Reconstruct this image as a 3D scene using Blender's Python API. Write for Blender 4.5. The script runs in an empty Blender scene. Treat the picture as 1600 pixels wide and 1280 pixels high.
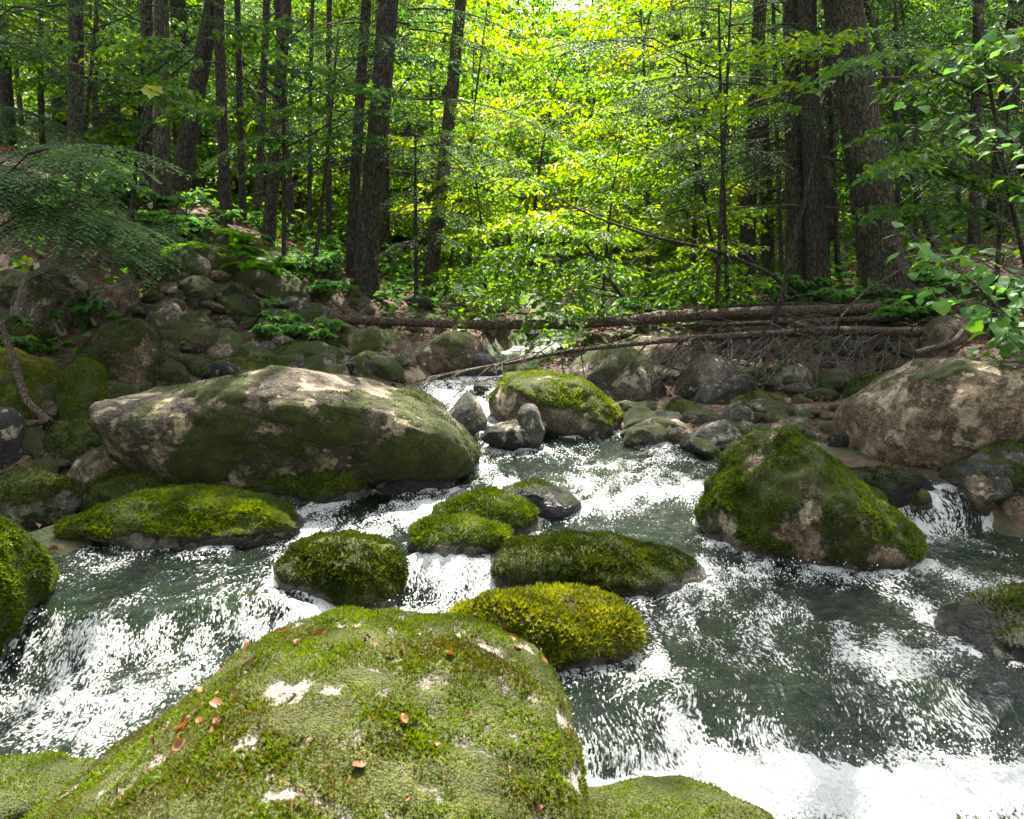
import bpy, math, random
import numpy as np
from mathutils import Vector
R = math.radians
SC = bpy.context.scene
COL = SC.collection

# ------------------------------------------------------------------ camera
CAMZ, PITCH, F = 1.9, R(8.2), 1386.0          # height, tilt down, focal length in photo pixels
cam = bpy.data.cameras.new('camera'); camo = bpy.data.objects.new('camera', cam); COL.objects.link(camo)
camo.location = (0, 0, CAMZ); camo.rotation_euler = (R(90) - PITCH, 0, 0)
cam.sensor_width = 36; cam.lens = 36 * F / 1600; cam.clip_end = 600; cam.clip_start = .05
cam.dof.use_dof = True; cam.dof.focus_distance = 6.2; cam.dof.aperture_fstop = 5.6
SC.camera = camo
# ------------------------------------------------------------------ sky, sun, exposure
SUN_EL, SUN_AZ = R(60), R(8)                 # azimuth measured from +Y (up the stream) towards +X
w = bpy.data.worlds.new('World'); SC.world = w; w.use_nodes = True
nt = w.node_tree; sky = nt.nodes.new('ShaderNodeTexSky'); sky.sky_type = 'NISHITA'; sky.sun_disc = False
sky.sun_elevation = SUN_EL; sky.sun_rotation = SUN_AZ; sky.air_density = 1.0; sky.dust_density = 2.5; sky.ozone_density = .6
bg = nt.nodes['Background']; hs = nt.nodes.new('ShaderNodeHueSaturation'); hs.inputs['Saturation'].default_value = .25; nt.links.new(sky.outputs[0], hs.inputs['Color']); nt.links.new(hs.outputs[0], bg.inputs[0]); bg.inputs[1].default_value = .135
sun = bpy.data.lights.new('sun', 'SUN'); suno = bpy.data.objects.new('sun', sun); COL.objects.link(suno)
sun.energy = 5.0; sun.angle = R(.53); sun.color = (1, .93, .80)
sdir = Vector((math.sin(SUN_AZ) * math.cos(SUN_EL), math.cos(SUN_AZ) * math.cos(SUN_EL), math.sin(SUN_EL)))
suno.rotation_euler = sdir.to_track_quat('Z', 'Y').to_euler(); suno.location = (0, 10, 30)
vs = SC.view_settings; vs.view_transform = 'Standard'; vs.look = 'None'; vs.gamma = 1; vs.exposure = 2.65
vs.use_curve_mapping = False
cy = SC.cycles
cy.max_bounces = 7; cy.diffuse_bounces = 4; cy.glossy_bounces = 3; cy.transmission_bounces = 4; cy.transparent_max_bounces = 8
cy.use_denoising = True; cy.caustics_reflective = False; cy.caustics_refractive = False; cy.sample_clamp_indirect = 6

# ------------------------------------------------------------------ numpy helpers
rs = np.random.RandomState
_perm = rs(7).permutation(256); _perm = np.concatenate([_perm, _perm, _perm])
_g = rs(11).normal(size=(256, 3)); _g /= np.linalg.norm(_g, axis=1)[:, None]
def noise(p):
    p = np.asarray(p, float); i = np.floor(p).astype(int); f = p - i; i &= 255
    u = f * f * f * (f * (f * 6 - 15) + 10); out = 0
    for dx in (0, 1):
        wx = u[:, 0] if dx else 1 - u[:, 0]
        for dy in (0, 1):
            wy = u[:, 1] if dy else 1 - u[:, 1]
            for dz in (0, 1):
                wz = u[:, 2] if dz else 1 - u[:, 2]
                h = _perm[_perm[_perm[(i[:, 0] + dx) & 255] + ((i[:, 1] + dy) & 255)] + ((i[:, 2] + dz) & 255)]
                out = out + wx * wy * wz * (_g[h] * (f - (dx, dy, dz))).sum(1)
    return out * 1.6
def fbm(p, o=4, g=.5):
    p = np.asarray(p, float); s = 0; a = 1
    for k in range(o):
        s = s + a * noise(p * 2 ** k + 17.3 * k); a *= g
    return s
def n2(x, y, sx, sy=None, o=3, z=0.0):
    sy = sy or sx
    x = np.asarray(x, float); y = np.asarray(y, float)
    return fbm(np.stack([x.ravel() * sx, y.ravel() * sy, np.full(x.size, z)], 1), o).reshape(x.shape)
def sstep(a, b, x):
    t = np.clip((np.asarray(x, float) - a) / (b - a), 0, 1); return t * t * (3 - 2 * t)
def unit(v):
    v = np.asarray(v, float); return v / (np.linalg.norm(v, axis=-1, keepdims=True) + 1e-12)

FW = np.array([0, math.cos(PITCH), -math.sin(PITCH)]); UP = np.array([0, math.sin(PITCH), math.cos(PITCH)])
def ray(x, y): return FW + np.array([1, 0, 0]) * (x - 800) / F + UP * (640 - y) / F
def at(x, y, Y):                              # the point seen at photo pixel (x, y) on the upright plane at distance Y
    d = ray(x, y); return np.array([0, 0, CAMZ]) + d * (Y / d[1])
def project(p):
    q = p - np.array([0, 0, CAMZ]); dep = q @ FW
    return 800 + F * q[:, 0] / dep, 640 - F * (q @ UP) / dep

# ------------------------------------------------------------------ the lie of the land
def prof(pts): a = np.array(pts, float); return lambda y: np.interp(y, a[:, 0], a[:, 1])
W_R = prof([(0, 0), (3.35, 0), (3.62, .15), (5.0, .2), (5.6, .29), (6.2, .4), (7.4, .52), (8.2, .6), (8.7, .7), (9.4, .84), (10, .88), (12, .97), (12.5, 1.03), (16, 1.15), (22, 1.4), (40, 2.1), (200, 8)])
W_L = prof([(0, 0), (3.95, .03), (4.12, .06), (4.32, .26), (5.0, .29), (5.6, .33), (6.2, .42), (7.4, .52), (8.2, .6), (8.7, .7), (9.4, .84), (10, .88), (12, .97), (12.5, 1.03), (16, 1.15), (22, 1.4), (40, 2.1), (200, 8)])
W_M = prof([(0, 0), (3.6, .06), (4.7, .12), (4.78, .14), (4.98, .3), (5.3, .32), (6.2, .42), (7.4, .52), (8.2, .6), (8.7, .7), (9.4, .84), (10, .88), (12, .97), (12.5, 1.03), (16, 1.15), (22, 1.4), (40, 2.1), (200, 8)])
W_F = prof([(0, 0), (3.35, 0), (3.62, .15), (5.0, .19), (5.9, .21), (6.05, .44), (7, .5), (7.4, .52), (8.2, .6), (9.4, .84), (12, 1), (22, 1.4), (40, 2.1), (200, 8)])
def water_base(x, y):
    x = np.asarray(x, float); y = np.asarray(y, float); yy = y + .09 * np.sin(x * 2.3 + 1) + .05 * np.sin(x * 5.1)
    a = sstep(-1.15, -.85, x); b = sstep(-.3, .1, x); c = sstep(1.8, 2.15, x)
    v = W_L(yy) * (1 - a) + W_M(yy) * a
    v = v * (1 - b) + W_R(yy) * b
    return v * (1 - c) + W_F(yy) * c
E_L = prof([(-5, -4.5), (2, -3.6), (4.5, -2.9), (5.5, -2.3), (6.2, -1.5), (7.4, -.55), (9, -1.0), (10.5, -.75), (12.5, .1), (16, .6), (25, .8), (40, .2), (200, .2)])
E_R = prof([(-5, 5), (2, 4.5), (4.5, 3.9), (5.5, 3.5), (6.1, 3.1), (6.7, 2.5), (7.4, 1.35), (8.2, .5), (9, -.05), (10.5, .25), (12.5, 1.1), (16, 1.9), (25, 2.0), (40, 1.5), (200, 1.5)])
CP = [(0, 800, 6.0), (0, 650, 7.0), (100, 640, 7.4), (100, 560, 8.6), (60, 520, 9.2), (40, 400, 10.2), (0, 300, 11), (230, 325, 11.8), (330, 375, 11.6),
      (420, 402, 11.9), (420, 440, 10.9), (450, 500, 10.2), (540, 440, 12.3), (300, 590, 8.6), (540, 560, 9.4), (250, 500, 9.4), (350, 520, 9.6), (300, 440, 10.3), (680, 470, 14.5), (600, 505, 11.3),
      (1000, 690, 7.4), (1200, 700, 7.2), (1300, 720, 6.8), (1500, 760, 6.3), (1600, 800, 5.9), (1100, 640, 8.5), (1250, 620, 9), (1400, 606, 9.2), (1420, 560, 10.3),
      (1100, 604, 9.6), (1100, 572, 10.6), (1300, 580, 10.2), (1300, 515, 11.2), (1250, 475, 11.7), (1350, 468, 11.6), (1450, 455, 11.6), (1500, 540, 9.8), (1600, 575, 8.6), (1600, 450, 10.8), (1000, 520, 11.6), (1120, 480, 14.5)]
CPW = [at(*c) for c in CP] + [np.array(v, float) for v in [(-6, 4, .9), (6, 4, .7), (-7, 0, 1), (7, 0, .8), (-4, 2, .2), (4.8, 2, .2), (-9, 10, 3.3), (9, 10, 2.6), (-10, 16, 4.6), (10, 16, 3.0), (-3, 16, 2.2), (5, 16, 2.0),
      (-16, 12, 6.5), (16, 12, 5), (-10, 25, 5.2), (-4, 25, 2.6), (5, 25, 2.5), (11, 25, 4.4), (-22, 28, 12), (22, 28, 11), (-30, 12, 13), (30, 12, 11), (-20, 0, 6), (20, 0, 5), (-5, 40, 4), (7, 40, 4),
      (-18, 45, 11), (18, 45, 10), (0, 60, 5.5), (-20, 65, 16), (20, 65, 15), (0, 90, 15), (-45, 60, 30), (45, 60, 28), (0, 130, 34), (-60, 130, 50), (60, 130, 48), (-60, 0, 26), (60, 0, 24), (-20, -20, 5), (20, -20, 4), (0, -20, 0), (0, 0, -.2), (-60, -40, 22), (60, -40, 20), (0, -40, -1)]]
CPW = np.array(CPW)
def _k(d2): return .5 * d2 * np.log(d2 + 1e-9)
def _tps(P, z, lam=.03):
    n = len(P); A = np.zeros((n + 3, n + 3)); d2 = ((P[:, None] - P[None]) ** 2).sum(2)
    A[:n, :n] = _k(d2) + lam * np.eye(n); Q = np.c_[np.ones(n), P]; A[:n, n:] = Q; A[n:, :n] = Q.T
    return np.linalg.solve(A, np.r_[z, 0, 0, 0])
_TC = _tps(CPW[:, :2], CPW[:, 2])
def bank(x, y):
    sh = np.shape(x); q = np.stack([np.ravel(x), np.ravel(y)], 1).astype(float); out = np.zeros(len(q))
    for s in range(0, len(q), 20000):
        c = q[s:s + 20000]; d2 = ((c[:, None] - CPW[None, :, :2]) ** 2).sum(2)
        out[s:s + 20000] = _k(d2) @ _TC[:-3] + _TC[-3] + c @ _TC[-2:]
    return out.reshape(sh)
def edge_dist(x, y):                          # metres outside the stream's edge (negative: in the stream)
    return np.maximum(E_L(y) - x, x - E_R(y))
def ground(x, y):
    x = np.asarray(x, float); y = np.asarray(y, float); W = water_base(x, y); d = edge_dist(x, y)
    b = bank(x, y); b = np.where(y < 40, np.maximum(b, W + .05 - .35 * sstep(.4, 1.8, d)), b)
    b = b + .05 * n2(x, y, .9, o=3, z=2) * sstep(0, .6, d) + .02 * n2(x, y, 4, o=2, z=5) * sstep(0, .4, d)
    bed = W - .2 + .05 * n2(x, y, 2.5, o=3, z=9)
    t = np.maximum(sstep(-.35, .25, d), sstep(27, 36, y)); return bed * (1 - t) + b * t
def surf(x, y): return np.maximum(ground(x, y), water_base(x, y))
def hit(px, py, lo=1.8, hi=60.):              # where the view ray of a photo pixel first meets ground or water
    ys = np.exp(np.linspace(math.log(lo), math.log(hi), 400)); d = ray(px, py)
    P = np.array([0, 0, CAMZ]) + d[None] * (ys / d[1])[:, None]; s = surf(P[:, 0], P[:, 1]); b = np.where(P[:, 2] <= s)[0]
    k = b[0] if len(b) else len(ys) - 1
    return np.array([P[k, 0], P[k, 1], s[k]])

# ------------------------------------------------------------------ mesh helpers
class MB:
    def __init__(s): s.v = []; s.f = []; s.n = 0; s.a = []
    def add(s, v, f, a=0.):
        v = np.asarray(v, float); s.v.append(v); s.f.append(np.asarray(f, np.int64) + s.n); s.n += len(v)
        s.a.append(np.broadcast_to(np.asarray(a, float), (len(v),)))
    def mesh(s, name, mat, smooth=True):
        return make_mesh(name, np.concatenate(s.v), s.f, mat, smooth, {'tint': np.concatenate(s.a)})
def make_mesh(name, v, flist, mat, smooth=True, attrs=None):
    if isinstance(flist, np.ndarray): flist = [flist]
    me = bpy.data.meshes.new(name)
    loops = np.concatenate([f.ravel() for f in flist]); tot = np.concatenate([np.full(len(f), f.shape[1]) for f in flist])
    st = np.concatenate([[0], np.cumsum(tot)[:-1]])
    me.vertices.add(len(v)); me.vertices.foreach_set('co', np.asarray(v, np.float32).ravel())
    me.loops.add(len(loops)); me.loops.foreach_set('vertex_index', loops.astype(np.int32))
    me.polygons.add(len(tot)); me.polygons.foreach_set('loop_start', st.astype(np.int32)); me.polygons.foreach_set('loop_total', tot.astype(np.int32))
    me.polygons.foreach_set('use_smooth', np.full(len(tot), smooth))
    for k, a in (attrs or {}).items():
        at_ = me.attributes.new(k, 'FLOAT', 'POINT'); at_.data.foreach_set('value', np.asarray(a, np.float32))
    me.materials.append(mat); me.update(calc_edges=True); me.validate(); return me
def obj(name, me, parent=None, loc=(0, 0, 0), rot=(0, 0, 0), sc=1):
    o = bpy.data.objects.new(name, me); COL.objects.link(o); o.location = loc; o.rotation_euler = rot
    o.scale = (sc, sc, sc) if np.isscalar(sc) else sc
    if parent: o.parent = parent
    return o
def tag(o, label=None, cat=None, group=None, kind=None):
    if label: o['label'] = label
    if cat: o['category'] = cat
    if group: o['group'] = group
    if kind: o['kind'] = kind
    return o
def tube(mb, pts, rad, sides=6, a=0., wob=0., seed=0):
    pts = np.asarray(pts, float); n = len(pts); rad = np.broadcast_to(np.asarray(rad, float), (n,))
    t = unit(np.gradient(pts, axis=0)); ref = np.array([0, 0, 1.]) if abs(t[:, 2].mean()) < .8 else np.array([1., 0, 0])
    s = unit(np.cross(t, ref)); u = np.cross(s, t); an = np.linspace(0, 2 * math.pi, sides, endpoint=False)
    rr = rad[:, None] * np.ones(sides)
    if wob:
        q = np.stack([np.cos(an)[None] * 1.3 + 0 * rr, np.sin(an)[None] * 1.3 + 0 * rr, np.arange(n)[:, None] * .35 + 0 * rr], 2).reshape(-1, 3)
        rr = rr * (1 + wob * fbm(q + seed * 3.7, 3).reshape(n, sides))
    v = pts[:, None] + rr[..., None] * (np.cos(an)[None, :, None] * s[:, None] + np.sin(an)[None, :, None] * u[:, None])
    i = np.arange(n - 1)[:, None] * sides; j = np.arange(sides)[None]; k = (j + 1) % sides
    f = np.stack([i + j, i + k, i + sides + k, i + sides + j], 2).reshape(-1, 4)
    v = v.reshape(-1, 3); base = len(v); v = np.vstack([v, pts[0], pts[-1]])
    c0 = np.stack([k[0], j[0], np.full(sides, base), np.full(sides, base)], 1)[:, :3]
    c1 = np.stack([j[0] + (n - 1) * sides, k[0] + (n - 1) * sides, np.full(sides, base + 1)], 1)
    mb.add(v, f, a); mb.f.append(c0 + mb.n - len(v)); mb.f.append(c1 + mb.n - len(v))
def leaves(mb, pos, d, nrm, L, Wd, a, fold=.18):
    pos = np.asarray(pos, float); d = unit(d); nrm = unit(nrm - (nrm * d).sum(1)[:, None] * d); s = np.cross(d, nrm)
    L = np.broadcast_to(L, (len(pos),))[:, None]; Wd = np.broadcast_to(Wd, (len(pos),))[:, None]
    b = pos; tip = pos + d * L - nrm * L * .12; m = pos + d * L * .45
    l = m + s * Wd * .5 + nrm * Wd * fold; r = m - s * Wd * .5 + nrm * Wd * fold
    v = np.stack([b, r, tip, l], 1).reshape(-1, 3); i = np.arange(len(pos))[:, None] * 4
    f = np.concatenate([i + np.array([[0, 1, 2]]), i + np.array([[0, 2, 3]])])
    mb.add(v, f, np.repeat(np.broadcast_to(a, (len(pos),)), 4))
def ico(sub):
    import bmesh
    bm = bmesh.new(); bmesh.ops.create_icosphere(bm, subdivisions=sub, radius=1)
    v = np.array([q.co[:] for q in bm.verts]); f = np.array([[q.index for q in p.verts] for p in bm.faces]); bm.free(); return unit(v), f
ICO = {k: ico(k) for k in (2, 3, 4, 5, 6)}
def vnormals(v, f):
    n = np.cross(v[f[:, 1]] - v[f[:, 0]], v[f[:, 2]] - v[f[:, 0]]); o = np.zeros_like(v)
    for k in range(3): np.add.at(o, f[:, k], n)
    return unit(o), .5 * np.linalg.norm(n, axis=1)

# ------------------------------------------------------------------ materials
class NT:
    def __init__(s, name):
        s.m = bpy.data.materials.new(name); s.m.use_nodes = True; s.t = s.m.node_tree; s.t.nodes.clear()
        s.out = s.t.nodes.new('ShaderNodeOutputMaterial')
    def n(s, typ, **k):
        x = s.t.nodes.new('ShaderNode' + typ)
        for a, b in k.items():
            if a.startswith('i_'):
                q = a[2:]; q = int(q) if q.isdigit() else q.replace('_', ' '); s.put(x.inputs[q], b)
            else: setattr(x, a, b)
        return x
    def put(s, sock, b):
        if isinstance(b, bpy.types.NodeSocket): s.t.links.new(b, sock)
        elif isinstance(b, bpy.types.Node): s.t.links.new(b.outputs[0], sock)
        else:
            if isinstance(b, tuple) and len(b) == 3 and sock.type == 'RGBA': b = (*b, 1)
            sock.default_value = b
    def attr(s, name): return s.n('Attribute', attribute_name=name).outputs['Fac']
    def math(s, op, a, b=0., clamp=False):
        x = s.n('Math', operation=op, use_clamp=clamp); s.put(x.inputs[0], a); s.put(x.inputs[1], b); return x.outputs[0]
    def mix(s, fac, a, b):
        x = s.n('Mix', data_type='RGBA'); s.put(x.inputs[0], fac); s.put(x.inputs[6], a); s.put(x.inputs[7], b); return x.outputs[2]
    def ramp(s, fac, *st):
        x = s.n('ValToRGB'); e = x.color_ramp.elements
        while len(e) < len(st): e.new(.5)
        for q, (p, c) in zip(e, st): q.position = p; q.color = (*((c, c, c) if np.isscalar(c) else c), 1)
        s.put(x.inputs[0], fac); return x.outputs[0]
    def noise(s, vec, scale, detail=4, rough=.55, dist=0.):
        x = s.n('TexNoise', i_Scale=scale, i_Detail=detail, i_Roughness=rough, i_Distortion=dist); s.put(x.inputs['Vector'], vec); return x.outputs['Fac']
    def map(s, vec, scale): return s.n('Mapping', i_Vector=vec, i_Scale=scale).outputs[0]
    def bump(s, h, strength=.5, dist=.02, nrm=None):
        x = s.n('Bump', i_Strength=strength, i_Distance=dist); s.put(x.inputs['Height'], h)
        if nrm: s.put(x.inputs['Normal'], nrm)
        return x.outputs[0]
    def done(s, sh): s.t.links.new(sh.outputs[0], s.out.inputs[0]); return s.m
def objvec(n):
    tc = n.n('TexCoord').outputs['Object']; r = n.n('ObjectInfo').outputs['Random']
    off = n.n('Combine' + 'XYZ', i_0=n.math('MULTIPLY', r, 37.), i_1=n.math('MULTIPLY', r, 91.), i_2=n.math('MULTIPLY', r, 53.))
    return n.n('VectorMath', operation='ADD', i_0=tc, i_1=off.outputs[0]).outputs[0]
def mat_rock(name, lo, hi, lichen=.5, moss=((.012, .02, .003), (.05, .075, .008), (.13, .15, .014)), pale=(.36, .31, .22)):
    n = NT(name); v = objvec(n); a = n.noise(v, 2.2, 6, .6); b = n.noise(v, 14, 6, .65); c = n.noise(v, 70, 3, .6)
    col = n.mix(n.ramp(a, (.38, 0), (.6, 1)), lo, hi); dkm = n.ramp(n.noise(v, 5.5, 7, .72, .8), (.46, 0), (.56, 1)); col = n.mix(n.math('MULTIPLY', dkm, .8), col, tuple(x * .33 for x in lo))
    col = n.mix(n.math('MULTIPLY', n.ramp(b, (.45, 0), (.62, 1)), .65), col, tuple(x * .42 for x in lo))
    lm = n.math('MULTIPLY', n.ramp(n.noise(v, 4.2, 4, .6, .5), (.60 - .12 * lichen, 0), (.64 - .12 * lichen, 1)), n.ramp(b, (.36, 0), (.5, 1)))
    col = n.mix(n.math('MULTIPLY', lm, .85), col, pale)
    col = n.mix(n.math('MULTIPLY', n.ramp(c, (.54, 0), (.64, 1)), .5), col, tuple(min(1, x * 1.5) for x in hi)); col = n.mix(n.math('MULTIPLY', n.ramp(n.noise(v, 55, 4, .7), (.36, 1), (.46, 0)), .6), col, tuple(x * .3 for x in lo)); sp = n.n('TexVoronoi', i_Vector=v, i_Scale=11., i_Randomness=1.); col = n.mix(n.math('MULTIPLY', n.math('MULTIPLY', n.ramp(sp.outputs['Distance'], (.16, 1), (.24, 0)), n.ramp(n.noise(v, 3., 3, .6), (.5, 0), (.56, 1))), .8 if lichen > .1 else .25), col, pale)
    m = n.math('ADD', n.attr('moss'), n.math('MULTIPLY', n.math('SUBTRACT', b, .5), 1.1)); m = n.ramp(m, (.45, 0), (.6, 1))
    mc = n.ramp(n.math('ADD', n.math('MULTIPLY', n.noise(v, 9, 5, .7), .6), n.math('MULTIPLY', c, .4)), (.34, moss[0]), (.52, moss[1]), (.70, moss[2]))
    col = n.mix(m, col, mc)
    wet = n.attr('wet'); wd = n.math('SUBTRACT', 1., n.math('MULTIPLY', wet, .72))
    col = n.n('VectorMath', operation='SCALE', i_0=col, i_Scale=wd).outputs[0]
    rough = n.math('SUBTRACT', .88, n.math('MULTIPLY', wet, n.math('SUBTRACT', .6, n.math('MULTIPLY', m, .4))))
    h = n.math('ADD', n.math('ADD', n.math('MULTIPLY', b, 1.), n.math('MULTIPLY', c, .45)), n.math('MULTIPLY', m, n.noise(v, 140, 2, .6)))
    p = n.n('BsdfPrincipled', i_Base_Color=col, i_Roughness=rough, i_Normal=n.bump(h, 1., .04)); p.inputs['Specular IOR Level'].default_value = .35
    return n.done(p)
GREEN = ((.014, .02, .003), (.055, .075, .007), (.13, .155, .014))
OLIVE = ((.016, .02, .004), (.055, .07, .009), (.13, .14, .018))
YELL = ((.03, .03, .005), (.11, .11, .012), (.26, .22, .025))
DARKM = ((.008, .013, .003), (.028, .042, .006), (.07, .085, .012))
M = {}
M['brown'] = mat_rock('rock_brown', (.065, .048, .03), (.19, .135, .085), .2, OLIVE)
M['tan'] = mat_rock('rock_tan', (.08, .057, .038), (.26, .185, .125), .35, OLIVE)
M['grey'] = mat_rock('rock_grey', (.065, .055, .042), (.19, .16, .12), .2, OLIVE)
M['slate'] = mat_rock('rock_slate', (.042, .041, .034), (.115, .11, .09), .0, OLIVE)
M['giant'] = mat_rock('rock_giant', (.04, .03, .02), (.15, .115, .08), .5, OLIVE, (.34, .29, .17))
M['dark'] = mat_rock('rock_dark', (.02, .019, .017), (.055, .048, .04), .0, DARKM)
M['green'] = mat_rock('rock_green_moss', (.08, .07, .055), (.2, .17, .13), .6, GREEN)
M['yellow'] = mat_rock('rock_yellow_moss', (.09, .07, .05), (.22, .18, .13), .5, YELL)
M['front'] = mat_rock('rock_front', (.09, .075, .06), (.22, .19, .16), 1.0, ((.03, .028, .005), (.06, .075, .007), (.13, .145, .012)), (.3, .27, .22))
def mat_leaf(name, stops, trans=.5, gloss=.25):
    n = NT(name); t = n.attr('tint'); r = n.n('ObjectInfo').outputs['Random']
    f = n.math('ADD', n.math('MULTIPLY', t, .62), n.math('MULTIPLY', r, .38)); c = n.ramp(f, *stops)
    p = n.n('BsdfPrincipled', i_Base_Color=c, i_Roughness=.5); p.inputs['Specular IOR Level'].default_value = gloss
    c2 = n.n('HueSaturation', i_Hue=.485, i_Saturation=1.15, i_Value=1.9, i_Color=c)
    tr = n.n('BsdfTranslucent', i_Color=c2.outputs[0]); mx = n.n('MixShader', i_0=trans); n.put(mx.inputs[1], p); n.put(mx.inputs[2], tr)
    return n.done(mx)
M['leaf'] = mat_leaf('leaf_maple', ((0, (.012, .04, .014)), (.4, (.035, .09, .018)), (.75, (.08, .145, .016)), (1, (.15, .18, .015))))
M['leafbright'] = mat_leaf('leaf_bright', ((0, (.03, .09, .016)), (.45, (.085, .165, .014)), (1, (.24, .25, .012))), .55)  # lighter, yellower leaf copy: sunlit look put into the colour
M['leafbig'] = mat_leaf('leaf_shrub', ((0, (.04, .11, .03)), (.6, (.075, .18, .04)), (1, (.12, .23, .03))), .5, .12)
M['needle'] = mat_leaf('hemlock_needle', ((0, (.016, .035, .014)), (.6, (.032, .066, .022)), (1, (.07, .12, .025))), .35, .05)
M['needlegrey'] = mat_leaf('yew_needle', ((0, (.03, .06, .025)), (.6, (.06, .11, .045)), (1, (.11, .17, .06))), .35, .05)
M['fern'] = mat_leaf('fern_green', ((0, (.03, .09, .012)), (.6, (.06, .15, .018)), (1, (.1, .19, .02))), .45)
M['moss'] = mat_leaf('moss_green', ((0, (.016, .03, .003)), (.4, (.05, .085, .006)), (.8, (.11, .15, .01)), (1, (.19, .21, .016))), .35, .15)
M['mossfront'] = mat_leaf('moss_front', ((0, (.05, .03, .009)), (.3, (.05, .056, .007)), (.65, (.066, .11, .009)), (1, (.125, .17, .014))), .3, .1)
M['mossdark'] = mat_leaf('moss_dark', ((0, (.012, .018, .003)), (.5, (.033, .05, .006)), (1, (.085, .1, .012))), .3, .15)
M['mossyellow'] = mat_leaf('moss_yellow', ((0, (.03, .035, .005)), (.4, (.1, .12, .011)), (1, (.29, .28, .04))), .35, .15)
M['dead'] = mat_leaf('dead_leaf', ((0, (.045, .024, .012)), (.5, (.13, .058, .024)), (1, (.27, .13, .055))), .15, .2)
def mat_bark(name, lo, hi, sc=1.):
    n = NT(name); v = objvec(n); s = n.map(v, (9 * sc, 9 * sc, 2.2 * sc)); a = n.noise(s, 2.2, 8, .72, 1.1); b = n.noise(v, 2.5, 4, .6); c = n.noise(v, 45, 4, .7)
    col = n.mix(n.ramp(a, (.36, 0), (.62, 1)), lo, hi); col = n.mix(n.math('MULTIPLY', n.ramp(b, (.52, 0), (.66, 1)), .55), col, (.06, .075, .03))
    vo = n.n('TexVoronoi', feature='DISTANCE_TO_EDGE', i_Scale=1.); dv_ = n.n('TexNoise', i_Vector=v, i_Scale=9., i_Detail=3.); n.put(vo.inputs['Vector'], n.n('VectorMath', operation='ADD', i_0=n.map(v, (26 * sc, 26 * sc, 8 * sc)), i_1=n.n('VectorMath', operation='SCALE', i_0=dv_.outputs['Color'], i_Scale=1.6).outputs[0]).outputs[0]); ck = n.ramp(vo.outputs['Distance'], (.0, 0), (.16, 1))
    col = n.mix(n.math('MULTIPLY', n.ramp(c, (.52, 0), (.66, 1)), .5), col, tuple(x * 2. for x in hi)); col = n.mix(n.math('MULTIPLY', ck, 1.), tuple(x * .5 for x in lo), col)
    h = n.math('ADD', n.math('ADD', n.math('MULTIPLY', a, .6), n.math('MULTIPLY', ck, .35)), n.math('MULTIPLY', c, .4))
    return n.done(n.n('BsdfPrincipled', i_Base_Color=col, i_Roughness=.9, i_Normal=n.bump(h, 1., .11)))
M['bark'] = mat_bark('bark_hemlock', (.016, .013, .009), (.10, .08, .055))
M['barkpale'] = mat_bark('bark_maple', (.024, .02, .014), (.14, .115, .08))
M['deadwood'] = mat_bark('dead_wood', (.05, .032, .022), (.21, .135, .09), 1.5)
M['twig'] = mat_bark('dead_twig', (.1, .08, .062), (.32, .265, .21), 3)
def mat_ground():
    n = NT('forest_floor'); v = n.n('TexCoord').outputs['Object']; a = n.noise(v, 1.1, 6, .6); b = n.noise(v, 12, 6, .7); c = n.noise(v, 60, 3, .7)
    col = n.ramp(b, (.3, (.02, .014, .009)), (.5, (.06, .038, .022)), (.7, (.16, .09, .05)))
    g = n.math('ADD', n.attr('green'), n.math('MULTIPLY', n.math('SUBTRACT', a, .5), 1.6))
    col = n.mix(n.ramp(g, (.42, 0), (.62, 1)), col, n.ramp(c, (.35, (.012, .02, .004)), (.65, (.06, .085, .012))))
    bed = n.ramp(b, (.34, (.014, .03, .012)), (.52, (.045, .085, .03)), (.6, (.08, .075, .025)), (.66, (.45, .16, .04)))
    col = n.mix(n.attr('bed'), col, bed)
    return n.done(n.n('BsdfPrincipled', i_Base_Color=col, i_Roughness=.9, i_Normal=n.bump(n.math('ADD', b, n.math('MULTIPLY', c, .4)), 1., .04)))
M['ground'] = mat_ground()
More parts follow.
